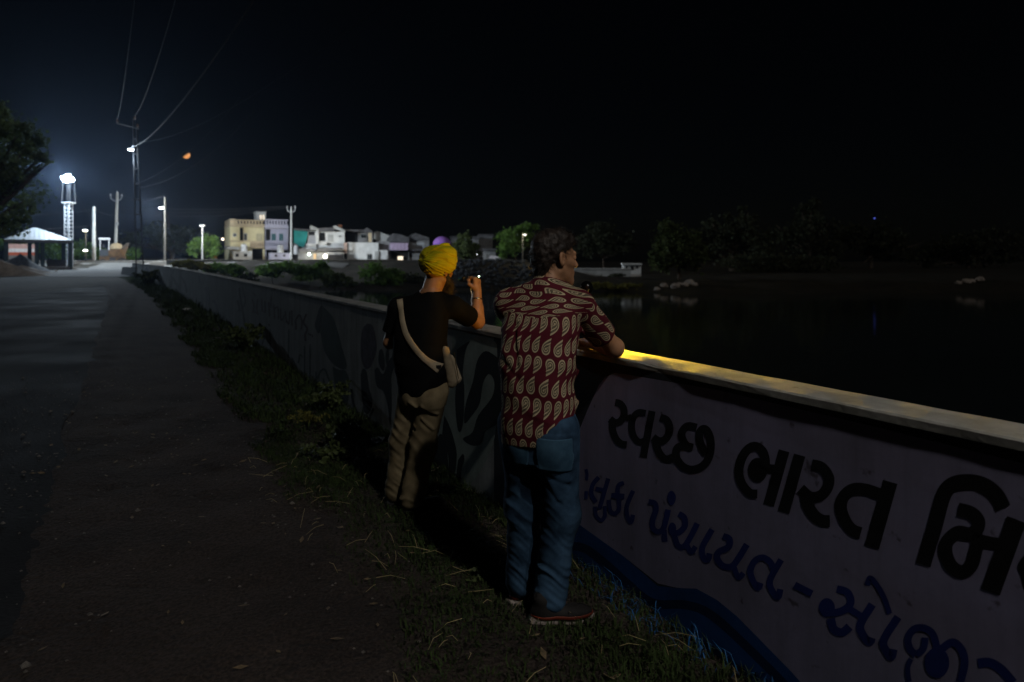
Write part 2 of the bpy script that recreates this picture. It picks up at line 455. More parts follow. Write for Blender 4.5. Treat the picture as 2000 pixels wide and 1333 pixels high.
paint_strokes(LET, [([(262, 645), (195, 635), (125, 550), (102, 440), (135, 320), (190, 250), (250, 232), (305, 270), (330, 340), (330, 430)], 78), ([(320, 425), (430, 435)], 85), ([(495, 270), (360, 745)], 96)], BLACK, c4, discs=[(265, 438, 84, 108)])
paint_strokes(LET, [([(630, 308), (490, 805)], 102)], BLACK, c4)
paint_strokes(LET, [([(735, 392), (820, 415), (880, 500), (870, 590), (810, 660), (720, 670), (635, 600)], 96), ([(685, 640), (695, 730), (750, 825), (820, 875), (890, 880)], 105)], BLACK, c4)
paint_strokes(LET, [([(1345, 655), (1200, 607), (1085, 607), (1005, 680), (988, 780), (1030, 890), (1090, 960), (1160, 985)], 105), ([(1415, 540), (1255, 1108)], 130)], BLACK, c4)
paint_strokes(LET, [([(245, 878), (330, 600), (400, 350), (470, 262), (600, 240), (720, 270), (810, 345), (860, 442)], 118), ([(512, 452), (610, 478), (668, 540), (655, 610), (600, 640), (510, 630), (430, 700), (420, 790), (465, 890), (545, 930), (615, 880), (650, 760), (680, 640)], 105), ([(680, 690), (850, 722)], 92), ([(962, 530), (760, 1085)], 155)], BLACK, c5)
paint_strokes(LET, [([(1100, 780), (1040, 850), (1020, 900), (1060, 960)], 95), ([(1035, 950), (1060, 1040), (1120, 1100)], 80)], BLACK, c5)

paint_strokes(LET, [([(108, 75), (118, 120), (112, 170)], 26), ([(112, 265), (108, 335)], 30)], INK, c6)
paint_strokes(LET, [([(220, 145), (170, 205), (155, 290), (195, 362)], 38), ([(192, 245), (272, 262)], 40), ([(302, 155), (225, 418)], 38), ([(188, 398), (195, 475), (240, 520), (272, 475), (270, 395)], 34)], INK, c6)
paint_strokes(LET, [([(437, 195), (392, 215), (382, 280), (395, 370), (390, 430), (355, 462), (318, 430), (306, 340)], 38), ([(328, 305), (442, 312)], 48)], INK, c6)
paint_strokes(LET, [([(518, 262), (462, 400), (470, 490), (500, 535), (516, 470)], 38)], INK, c6)
paint_strokes(LET, [([(652, 358), (705, 372), (715, 430), (685, 520), (692, 590), (740, 618), (785, 575), (822, 425)], 48), ([(785, 600), (792, 705)], 48)], INK, c6, discs=[(850, 325, 37, 63)])
paint_strokes(LET, [([(912, 462), (960, 495), (965, 570), (910, 625), (860, 625)], 52), ([(872, 645), (905, 735), (950, 750), (1000, 690), (1075, 545)], 50), ([(985, 735), (1020, 795), (1060, 745)], 46)], INK, c6, discs=[(858, 595, 34, 58)])
paint_strokes(LET, [([(1203, 598), (1118, 755), (1130, 845), (1165, 862), (1182, 805)], 52)], INK, c6)
paint_strokes(LET, [([(1298, 655), (1350, 680), (1345, 750), (1265, 790), (1245, 840), (1290, 910), (1370, 920), (1430, 850), (1505, 728)], 56), ([(1395, 930), (1430, 1015), (1475, 975)], 48)], INK, c6)
paint_strokes(LET, [([(1622, 1060), (1600, 1105), (1555, 1040), (1535, 960), (1570, 875), (1640, 842), (1705, 880), (1745, 960)], 56), ([(1803, 860), (1705, 1040), (1730, 1140), (1775, 1185), (1795, 1115)], 56)], INK, c6)
paint_strokes("painted_dash", [([(132, 262), (274, 335)], 58)], INK, c7)
paint_strokes(LET, [([(478, 295), (560, 322), (590, 400), (540, 462), (440, 492), (380, 480)], 62), ([(425, 535), (450, 620), (520, 648), (580, 600)], 70), ([(575, 455), (680, 520)], 55), ([(765, 420), (670, 580), (685, 665), (740, 728), (760, 690)], 66)], INK, c7, discs=[(395, 447, 66, 78)])
paint_strokes(LET, [([(905, 495), (860, 365), (800, 262), (745, 205), (725, 265)], 44), ([(975, 522), (858, 710), (878, 800), (920, 848), (938, 785)], 66)], INK, c7)
paint_strokes(LET, [([(1120, 835), (1070, 780), (1055, 700), (1100, 625), (1180, 612), (1255, 660), (1290, 770)], 60), ([(1195, 690), (1180, 780), (1120, 830)], 56), ([(1310, 800), (1415, 728), (1490, 790), (1515, 900), (1480, 1050)], 66), ([(1080, 865), (1052, 940), (1065, 1050)], 42)], INK, c7, discs=[(1290, 895, 102, 125)])
paint_strokes(LET, [([(1622, 900), (1720, 895), (1820, 955), (1910, 1060)], 78)], INK, c7)

# mural left of the panel
c8, c1, cf = crop(570, 580, 4.762), crop(700, 620, 3.333), crop(260, 500, 5.555)
def poly(name, pts, conv, m, n=-.0008): return paint_poly(name, [tuple(conv(np.array(p, float))) for p in [tuple(q) for q in catmull(pts + [pts[0]], 4)[:-1]]], m, n)
poly("painted_leaf", [(290, 90), (350, 150), (400, 230), (470, 480), (512, 650), (460, 672), (380, 620), (310, 520), (275, 380), (270, 200)], c8, MURALG)
poly("painted_leaf", [(240, 335), (215, 280), (225, 215), (255, 110), (285, 80), (266, 200), (262, 330)], c8, MURAL, -.0010)
poly("painted_face", [(700, 250), (750, 270), (780, 380), (787, 500), (740, 640), (690, 672), (650, 600), (640, 450), (655, 310)], c8, MURALP)
poly("painted_leaf", [(380, 650), (440, 680), (500, 690), (535, 790), (525, 960), (500, 1018), (460, 980), (415, 870), (390, 760)], c8, MURALG)
poly("painted_stem", [(640, 730), (660, 670), (695, 700), (720, 850), (748, 950), (740, 1040), (705, 1092), (670, 1050), (650, 900)], c8, MURAL)
poly("painted_leaf", [(815, 500), (840, 488), (860, 560), (860, 680), (830, 670), (805, 590)], c8, MURAL)
poly("painted_leaf", [(885, 475), (903, 500), (900, 600), (884, 640), (872, 560)], c8, MURAL)
poly("painted_stem", [(770, 680), (800, 660), (850, 720), (900, 600), (950, 550), (955, 640), (925, 760), (930, 1000), (915, 1200), (890, 1000), (850, 880), (790, 830)], c8, MURAL, -.0010)
paint_strokes("painted_line", [([(240, 760), (270, 690), (310, 680), (345, 770), (400, 900)], 16), ([(225, 700), (228, 960)], 14), ([(295, 760), (300, 980)], 12), ([(265, 820), (268, 960)], 12)], MURALG, c8, -.0014)
paint_strokes("painted_line", [([(555, 860), (575, 1000), (640, 1140), (700, 1160), (760, 1040)], 22), ([(480, 1040), (560, 1130), (640, 1215)], 26)], MURAL, c8, -.0014)
paint_strokes("painted_line", [([(60, 620), (75, 540), (100, 560)], 10), ([(120, 500), (118, 800)], 10), ([(168, 480), (166, 860)], 10), ([(0, 570), (40, 650), (55, 740)], 12)], MURALG, c8, -.0014)
poly("painted_pale_ground", [(610, 80), (760, 110), (880, 150), (905, 260), (900, 700), (830, 940), (700, 1120), (600, 1150), (500, 900), (520, 560), (600, 330)], c1, MURALL, -.0005)
poly("painted_flame", [(640, 210), (725, 155), (700, 210), (680, 350), (690, 480), (680, 700), (650, 740), (630, 560), (640, 350)], c1, MURAL, -.0010)
poly("painted_flame", [(905, 262), (830, 220), (775, 280), (745, 420), (700, 560), (690, 690), (740, 640), (790, 560), (812, 430), (850, 370), (885, 420), (870, 520), (780, 640), (742, 750), (680, 792), (740, 836), (800, 820), (830, 740), (925, 660), (940, 400)], c1, MURAL, -.0010)
poly("painted_flame", [(560, 640), (590, 700), (620, 790), (640, 900), (620, 1060), (590, 1050), (585, 900), (545, 800)], c1, MURAL, -.0010)
poly("painted_flame", [(650, 930), (680, 890), (690, 930), (670, 1000), (660, 1110), (636, 1100), (640, 1000)], c1, MURAL, -.0010)
poly("painted_flame", [(470, 960), (500, 820), (540, 760), (575, 860), (585, 1000), (560, 1060), (500, 1040)], c1, MURAL, -.0012)
paint_strokes("painted_line", [([(1150, 345), (1165, 480), (1190, 600), (1215, 760), (1262, 900)], 18), ([(1185, 340), (1215, 480), (1200, 560)], 12), ([(1130, 480), (1150, 560), (1150, 610)], 22)], MURAL, cf, -.0012)
for strokes in ([([(1290, 470), (1310, 540), (1300, 620)], 14), ([(1350, 470), (1340, 560), (1355, 640)], 14), ([(1295, 600), (1350, 625)], 12), ([(1310, 400), (1330, 440)], 9)],
                [([(1395, 470), (1400, 600)], 14), ([(1430, 490), (1435, 620)], 14), ([(1470, 500), (1480, 660)], 16), ([(1395, 600), (1440, 615)], 12), ([(1498, 440), (1492, 560)], 8)],
                [([(1525, 530), (1535, 680)], 14), ([(1530, 580), (1570, 560), (1575, 690)], 14), ([(1600, 570), (1605, 700), (1645, 640)], 14), ([(1650, 600), (1665, 730)], 14), ([(1700, 600), (1690, 740), (1665, 700)], 14), ([(1722, 590), (1724, 760)], 14), ([(1470, 740), (1482, 765)], 14)],
                [([(1760, 690), (1765, 800)], 16), ([(1765, 690), (1800, 640), (1830, 700), (1825, 800)], 16), ([(1880, 630), (1850, 720), (1885, 790), (1865, 860), (1870, 925)], 18), ([(1905, 840), (1908, 860)], 11), ([(1922, 845), (1925, 868)], 11), ([(1942, 855), (1946, 885)], 11)]):
    paint_strokes("painted_word", strokes, MAROON, cf, -.0015)
paint_strokes("painted_line", [([(215, 120), (205, 300)], 62)], MURAL, cf, -.0012)
poly("painted_triangle", [(285, 130), (300, 135), (345, 320), (300, 330), (262, 300)], cf, mat("mural_navy_paint", (.03, .04, .075), .85), -.0012)
paint_strokes("painted_line", [([(465, 150), (440, 425)], 24), ([(535, 160), (522, 545)], 26), ([(465, 235), (500, 310), (520, 420)], 18), ([(545, 230), (580, 320), (590, 400)], 14)], MURAL, cf, -.0012)
paint_strokes("painted_line", [([(718, 220), (722, 290)], 20), ([(800, 340), (810, 470), (800, 640), (860, 700)], 40), ([(870, 480), (905, 560), (925, 690)], 26)], mat("mural_blue_smudge", (.07, .075, .11), .9), cf, -.0012)
paint_strokes("painted_line", [([(1690, 800), (1685, 1100)], 10), ([(1860, 980), (1858, 1111)], 10), ([(1920, 960), (1922, 1111)], 10), ([(1400, 960), (1420, 900), (1415, 880)], 9), ([(1350, 880), (1352, 1000)], 9), ([(1485, 780), (1490, 1100)], 8)], MURALG, cf, -.0014)
# ------------------------------------------------------------------ solid modelling of soft forms (distance fields -> mesh)
f32 = np.float32
def V3(*a): return np.array(a, f32)
def nrm(a): a = np.array(a, float); return a / np.linalg.norm(a)
def cap(P, a, b, ra, rb=None):
    rb = ra if rb is None else rb
    a = np.array(a, f32); b = np.array(b, f32); d = b - a
    t = np.clip(((P - a) @ d) / max(float(d @ d), 1e-9), 0, 1)
    return np.linalg.norm(P - a - t[:, None] * d, axis=1) - (ra + (rb - ra) * t)
def ell(P, c, r, R=None):
    q = P - np.array(c, f32)
    if R is not None: q = q @ np.array(R, f32)          # columns of R are the local axes
    r = np.array(r, f32)
    k0 = np.linalg.norm(q / r, axis=1); k1 = np.linalg.norm(q / (r * r), axis=1)
    return k0 * (k0 - 1) / np.maximum(k1, 1e-6)
def smin(a, b, k):
    h = np.clip(.5 + .5 * (b - a) / k, 0, 1); return b + (a - b) * h - k * h * (1 - h)
def smax(a, b, k): return -smin(-a, -b, k)
def chain(P, pts, rad, k=.02):
    d = None
    for i in range(len(pts) - 1):
        e = cap(P, pts[i], pts[i + 1], rad[i], rad[i + 1]); d = e if d is None else smin(d, e, k)
    return d
def loft(P, rows, rt0, yaws=None, pw=2.4):
    """rows: (z, cx, cy, half_width, half_depth, yaw_of_facing); a torso standing along z"""
    A = np.array(rows, float); z = P[:, 2]
    cx, cy, a, b, yw = [np.interp(z, A[:, 0], A[:, k]).astype(f32) for k in range(1, 6)]
    fx, fy = np.sin(yw), np.cos(yw); dx, dy = P[:, 0] - cx, P[:, 1] - cy
    u = dx * fy - dy * fx; v = dx * fx + dy * fy
    k = (np.abs(u / a) ** pw + np.abs(v / b) ** pw) ** (1 / pw)
    d = (k - 1) * np.minimum(a, b)
    return np.maximum(d, np.maximum(z - A[-1, 0], A[0, 0] - z))
def fold(P, a, b, w, amp): return -amp * np.exp(-((cap(P, a, b, 0.0)) / w) ** 2)
def wob3(P, s, seed):
    R = np.random.default_rng(seed); o = np.zeros(len(P), f32)
    for k in range(6):
        v = R.normal(size=3); v = v / np.linalg.norm(v) * s * R.uniform(.6, 1.6); o += np.sin(P @ v.astype(f32) + f32(R.uniform(0, 6.28)))
    return o / 6

def ridge(P, sc, seed):
    """sharp irregular creases"""
    return 1 - 2.6 * np.abs(wob3(P * np.array(sc, f32), 1.0, seed))
def solidify(fn, lo, hi, h):
    """naive surface nets over the field fn, evaluated only near the surface"""
    lo = np.array(lo, f32); hi = np.array(hi, f32); B = 8
    nb = np.ceil((hi - lo) / (h * B)).astype(int); n = nb * B + 1
    bi = np.stack(np.meshgrid(*[np.arange(k) for k in nb], indexing='ij'), -1).reshape(-1, 3)
    ctr = lo + (bi * B + B / 2) * h
    dc = fn(ctr.astype(f32))
    act = np.abs(dc) < h * B * .9 * 1.3 + .012
    vals = np.empty(tuple(n), f32)
    vb = np.repeat(np.repeat(np.repeat(dc.reshape(nb), B, 0), B, 1), B, 2)
    vals[:-1, :-1, :-1] = vb; vals[-1] = 1; vals[:, -1] = 1; vals[:, :, -1] = 1
    off = np.stack(np.meshgrid(*[np.arange(B + 1)] * 3, indexing='ij'), -1).reshape(-1, 3)
    ab = bi[act]
    for i in range(0, len(ab), 400):
        idx = (ab[i:i + 400, None, :] * B + off[None]).reshape(-1, 3)
        vals[idx[:, 0], idx[:, 1], idx[:, 2]] = fn((lo + idx * h).astype(f32))
    vals[0] = np.abs(vals[0]) + 1e-4; vals[-1] = np.abs(vals[-1]) + 1e-4
    ins = vals < 0
    cnt = np.zeros(tuple(n - 1), np.int8)
    cs = [(x, y, z) for x in (0, 1) for y in (0, 1) for z in (0, 1)]
    sl = lambda c: tuple(slice(c[k], n[k] - 1 + c[k]) for k in range(3))
    for c in cs: cnt += ins[sl(c)]
    cell = np.argwhere((cnt > 0) & (cnt < 8))
    ID = np.full(tuple(n - 1), -1, np.int32); ID[cell[:, 0], cell[:, 1], cell[:, 2]] = np.arange(len(cell))
    cv = {c: vals[cell[:, 0] + c[0], cell[:, 1] + c[1], cell[:, 2] + c[2]] for c in cs}
    acc = np.zeros((len(cell), 3), f32); num = np.zeros(len(cell), f32)
    for c in cs:
        for k in range(3):
            if c[k] == 0:
                d = list(c); d[k] = 1; d = tuple(d)
                m = (cv[c] < 0) != (cv[d] < 0)
                t = cv[c] / np.where(m, cv[c] - cv[d], 1)
                p = np.tile(np.array(c, f32), (len(cell), 1)); p[:, k] += t
                acc += np.where(m[:, None], p, 0); num += m
    V = lo + (cell + acc / num[:, None]) * h
    Q = []
    for k in range(3):
        a, b = (k + 1) % 3, (k + 2) % 3
        s0 = [slice(None)] * 3; s1 = [slice(None)] * 3
        s0[k] = slice(0, n[k] - 1); s1[k] = slice(1, n[k])
        i0, i1 = ins[tuple(s0)], ins[tuple(s1)]
        E = np.argwhere(i0 != i1)
        E = E[(E[:, a] > 0) & (E[:, b] > 0) & (E[:, a] < n[a] - 1) & (E[:, b] < n[b] - 1)]
        fl = i0[E[:, 0], E[:, 1], E[:, 2]]
        def cid(da, db):
            q = E.copy(); q[:, a] -= da; q[:, b] -= db; return ID[q[:, 0], q[:, 1], q[:, 2]]
        quad = np.stack([cid(1, 1), cid(0, 1), cid(0, 0), cid(1, 0)], 1)
        quad[~fl] = quad[~fl][:, ::-1]
        Q.append(quad)
    Q = np.concatenate(Q); Q = Q[(Q >= 0).all(1)]
    return V, Q
def relax(V, Q, it=2, lam=.5):
    e = np.concatenate([Q[:, [0, 1]], Q[:, [1, 2]], Q[:, [2, 3]], Q[:, [3, 0]]])
    i = np.concatenate([e[:, 0], e[:, 1]]); j = np.concatenate([e[:, 1], e[:, 0]])
    for _ in range(it):
        S = np.zeros_like(V); C = np.bincount(i, minlength=len(V)).astype(f32)
        for k in range(3): S[:, k] = np.bincount(i, weights=V[j, k], minlength=len(V))
        V = V + lam * (S / np.maximum(C, 1)[:, None] - V)
    return V
def form(name, fn, lo, hi, h, m, parent, smooth_it=2):
    V, Q = solidify(fn, lo, hi, h); V = relax(V, Q, smooth_it)
    return np_obj(name, V, Q, m, parent, smooth=True)

def head_field(P, c, fw, up, ears=True):
    fw = nrm(fw); rt = nrm(np.cross(fw, up)); up = np.cross(rt, fw)
    q = (P - np.array(c, f32)) @ np.stack([rt, fw, up], 1).astype(f32)
    d = ell(q, (0, -.012, .035), (.075, .097, .086))
    d = smin(d, ell(q, (0, .035, -.045), (.056, .06, .075)), .03)
    d = smin(d, cap(q, (-.012, .078, -.098), (.012, .078, -.098), .018), .025)
    d = smin(d, cap(q, (-.05, -.005, -.055), (0, .06, -.09), .02, .02), .03); d = smin(d, cap(q, (.05, -.005, -.055), (0, .06, -.09), .02, .02), .03)
    d = smin(d, cap(q, (-.032, .083, .031), (.032, .083, .031), .011), .014)
    d = smin(d, cap(q, (0, .09, .022), (0, .115, -.02), .007, .011), .012)
    for s in (-1, 1):
        d = smin(d, cap(q, (s * .012, .104, -.024), (s * .011, .1, -.026), .007), .006)
        d = np.maximum(d, -cap(q, (s * .031, .1, .012), (s * .031, .1, .012), .013)); d = smin(d, cap(q, (s * .031, .083, .012), (s * .031, .083, .012), .0125), .003)
        d = smin(d, cap(q, (s * .045, .07, -.02), (s * .05, .045, -.012), .014), .02)
    d = smin(d, cap(q, (-.02, .09, -.053), (.02, .09, -.053), .0065), .006); d = smin(d, cap(q, (-.016, .09, -.064), (.016, .09, -.064), .0075), .006)
    if ears:
        for s in (-1, 1):
            Rm = Matrix.Rotation(s * .45, 3, 'Z') @ Matrix.Rotation(.18, 3, 'X')
            e = ell(q, (s * .081, -.008, -.004), (.010, .02, .034), np.array(Rm))
            e = np.maximum(e, -ell(q, (s * .090, -.004, .0), (.008, .011, .021), np.array(Rm)))
            e = smin(e, cap(q, (s * .076, .006, -.004), (s * .078, .006, -.016), .006), .006)
            d = smin(d, e, .008)
    return d, q
def hand_field(P, wrist, d_fw, palm_n, curl=(.5, .5, .5, .5), side=1, thumb=.4, spread=.06):
    """palm with five jointed fingers; d_fw along the hand, palm_n out of the palm, side=+1 puts the thumb to d_fw x palm_n"""
    y = nrm(d_fw); z = nrm(np.array(palm_n, float) - y * np.dot(palm_n, y)); x = np.cross(y, z) * side
    W = np.array(wrist, float); L = lambda a, b, c: W + x * a + y * b + z * c
    d = smin(cap(P, L(.018, .03, 0), L(.026, .085, 0), .016, .0125), cap(P, L(-.014, .028, 0), L(-.024, .078, 0), .017, .0125), .02)
    d = smin(d, cap(P, L(0, .02, 0), L(.002, .085, 0), .018, .013), .02); d = smin(d, cap(P, L(0, -.02, 0), L(0, .02, 0), .024, .022), .02)
    for i, (kx, ky, ln) in enumerate(((.028, .092, .072), (.010, .097, .080), (-.009, .093, .074), (-.027, .083, .058))):
        p = L(kx, ky - .01, 0); ang = 0.0; r = .0095 if i < 3 else .0082
        for j, fr in enumerate((.45, .32, .23)):
            ang += curl[i] * (1.0, 1.15, .8)[j]
            q = p + (y * math.cos(ang) + z * math.sin(ang) + x * spread * (1.5 - i) * .5) * ln * fr
            d = smin(d, cap(P, p, q, r, r * .93), .006); p = q; r *= .93
    p = L(.026, .022, .006); q = L(.05, .05, .012 + .02 * thumb); r_ = q + (y * .03 + x * (.012 - .03 * thumb) + z * .02 * thumb); t_ = r_ + (y * .024 + x * (.0 - .03 * thumb) + z * .012 * thumb)
    d = smin(d, cap(P, p, q, .0145, .011), .012); d = smin(d, cap(P, q, r_, .011, .010), .006); return smin(d, cap(P, r_, t_, .010, .0085), .006)

def cloth_mat(name, col, rough=.9, var=.15, weave=900, bump=.25, sheen=.2, col2=None):
    return mat(name, col, rough, var, 14, bump, weave, spec=.15, sheen=sheen, col2=col2, dist=.0015)
def skin_mat(name, col): 
    return mat(name, col, .55, .14, 22, .25, 260, spec=.35, dist=.0012)

# ---- node expression helper for the printed cloth
class Ex:
    nt = None
    def __init__(s, k): s.k = k
    @staticmethod
    def op(o, *a):
        n = Ex.nt.nodes.new("ShaderNodeMath"); n.operation = o
        for i, x in enumerate(a):
            if isinstance(x, Ex): Ex.nt.links.new(x.k, n.inputs[i])
            else: n.inputs[i].default_value = x
        return Ex(n.outputs[0])
    def __add__(s, b): return Ex.op('ADD', s, b)
    def __sub__(s, b): return Ex.op('SUBTRACT', s, b)
    def __rsub__(s, b): return Ex.op('SUBTRACT', b, s)
    def __mul__(s, b): return Ex.op('MULTIPLY', s, b)
    def __truediv__(s, b): return Ex.op('DIVIDE', s, b)
    __radd__ = __add__; __rmul__ = __mul__
    def fl(s): return Ex.op('FLOOR', s)
    def fr(s): return Ex.op('FRACT', s)
    def ab(s): return Ex.op('ABSOLUTE', s)
    def lt(s, b): return Ex.op('LESS_THAN', s, b)
    def pw(s, b): return Ex.op('POWER', s, b)
    def mx(s, b): return Ex.op('MAXIMUM', s, b)
def paisley_mat():
    m = bpy.data.materials.new("paisley_cotton"); m.use_nodes = True; nt = m.node_tree; N = nt.nodes; L = nt.links; Ex.nt = nt
    b = N["Principled BSDF"]; b.inputs["Roughness"].default_value = .9; b.inputs["Specular IOR Level"].default_value = .12; b.inputs["Sheen Weight"].default_value = 0
    uv = N.new("ShaderNodeUVMap"); uv.uv_map = "cloth"
    sp = N.new("ShaderNodeSeparateXYZ")
    nz = N.new("ShaderNodeTexNoise"); nz.inputs["Scale"].default_value = 9; L.new(uv.outputs[0], nz.inputs["Vector"])
    L.new(uv.outputs[0], sp.inputs[0]); u, v = Ex(sp.outputs[0]), Ex(sp.outputs[1])
    cw, ch = .049, .086
    row = (v / ch).fl(); par = (row / 2.0).fr().lt(.25)              # 1 on even rows
    sgn = par * 2.0 - 1.0
    cu = u / cw + row * .37
    colm = cu.fl()
    X = (cu.fr() - .5) * cw * sgn; Y = ((v / ch).fr() - .5) * ch * sgn
    jit = Ex.op('SINE', colm * 12.9 + row * 7.3); X = X + jit * .0025; Y = Y + Ex.op('SINE', colm * 5.1 + row * 3.7) * .004
    def drop(s, dy=0.0):
        t = (Y - dy) / (.075 * s) + .5
        tc = Ex.op('MINIMUM', t.mx(.0001), .9999)
        bnd = (tc - .42).mx(0.0); bd = bnd * bnd * .062
        w = tc.pw(.5) * (1.0 - tc).pw(.9) * (.0175 * s / .40)
        return (X - bd + .0022).ab() - w, t
    def inside(s, dy=0.0):
        d, t = drop(s, dy); return d.lt(0.0) * (t - .5).ab().lt(.5)
    o1, o2, o3, o4, o5 = inside(1.0), inside(.80, -.001), inside(.58, -.003), inside(.44, -.004), inside(.2, -.008)
    dots = Ex.op('SINE', Y * 1300.0) * Ex.op('SINE', X * 1300.0)
    dot = (dots * -1.0).lt(-.15)
    mask = o1 - o2 + o3 - o4 + o5 + (o2 - o3) * dot * .5 + (o4 - o5) * dot * .5
    def mix(fac, c1, c2):
        x = N.new("ShaderNodeMix"); x.data_type = 'RGBA'
        L.new(fac.k, x.inputs[0])
        for i, c in ((6, c1), (7, c2)):
            if isinstance(c, tuple): x.inputs[i].default_value = (*c, 1)
            else: L.new(c, x.inputs[i])
        return x.outputs[2]
    red = N.new("ShaderNodeValToRGB"); red.color_ramp.elements[0].color = (.045, .0055, .010, 1); red.color_ramp.elements[1].color = (.078, .009, .016, 1); L.new(nz.outputs["Fac"], red.inputs[0])
    c = mix(o2, red.outputs[0], (.022, .024, .018)); c = mix(mask, c, (.34, .27, .175))
    L.new(c, b.inputs["Base Color"])
    n2 = N.new("ShaderNodeTexNoise"); n2.inputs["Scale"].default_value = 700; L.new(uv.outputs[0], n2.inputs["Vector"])
    bp = N.new("ShaderNodeBump"); bp.inputs["Strength"].default_value = .2; bp.inputs["Distance"].default_value = .0015
    L.new(n2.outputs["Fac"], bp.inputs["Height"]); L.new(bp.outputs[0], b.inputs["Normal"])
    return m

# ------------------------------------------------------------------ person in the paisley shirt
YAW1 = math.radians(32)
FW1, RT1 = V3(math.sin(YAW1), math.cos(YAW1), 0), V3(math.cos(YAW1), -math.sin(YAW1), 0)
p1 = empty("person", (.12, 2.13, 0), "person in maroon paisley shirt and blue jeans leaning an elbow on the wall", "person")
SKIN1 = skin_mat("skin_warm", (.30, .155, .085))
HEAD1 = np.array([.195, 2.365, 1.588]); HF1 = nrm((math.sin(math.radians(64)), math.cos(math.radians(64)), -.06)); UP1 = nrm((.10, .10, 1))
SHR, ELR, WRR = (.295, 2.295, 1.375), (.485, 2.43, 1.168), (.40, 2.67, 1.162)
SHL, ELL_, WRL = (-.005, 2.375, 1.375), (.06, 2.66, 1.21), (.216, 2.873, 1.165)
HIPR, KNR, ANR = (.195, 2.085, .86), (.205, 2.12, .47), (.165, 2.075, .10)
HIPL, KNL, ANL = (.035, 2.18, .86), (.055, 2.21, .47), (.045, 2.205, .10)
TORSO1 = [(.72, .115, 2.13, .165, .115, YAW1), (.86, .115, 2.135, .172, .125, YAW1), (1.0, .110, 2.16, .165, .118, YAW1), (1.15, .112, 2.20, .172, .122, YAW1), (1.28, .125, 2.25, .178, .12, YAW1), (1.36, .135, 2.285, .17, .105, YAW1), (1.42, .145, 2.305, .135, .085, YAW1), (1.47, .155, 2.315, .085, .07, YAW1)]
def body1(P):
    T = [(z, x, y, a - .022, b - .022, w) for z, x, y, a, b, w in TORSO1]
    d = loft(P, T, RT1)
    h, _ = head_field(P, HEAD1, HF1, UP1)
    d = smin(d, cap(P, (.155, 2.315, 1.43), HEAD1 + V3(-.012, -.008, -.05), .062, .056), .03)
    d = smin(d, h, .018)
    d = smin(d, chain(P, [SHR, ELR, WRR], [.05, .042, .029]), .03); d = smin(d, chain(P, [SHL, ELL_, WRL], [.05, .042, .029]), .03)
    d = smin(d, cap(P, ELR, tuple(np.array(ELR) * .6 + np.array(WRR) * .4), .043, .041), .02)
    d = smin(d, hand_field(P, WRR, (-.35, .9, -.1), (-.2, -.1, -1), (.35, .35, .4, .45), side=-1), .008)
    d = smin(d, hand_field(P, WRL, (.6, -.75, -.03), (0, 0, -1), (.25, .25, .25, .25), side=-1), .008)
    for a, k, n in ((HIPR, KNR, ANR), (HIPL, KNL, ANL)): d = smin(d, chain(P, [a, k, n, (n[0] + .05, n[1] + .05, .05)], [.075, .05, .035, .03]), .03)
    return d
form("body", body1, (-.2, 1.9, 0), (.62, 3.04, 1.78), .0044, SKIN1, p1, 1)

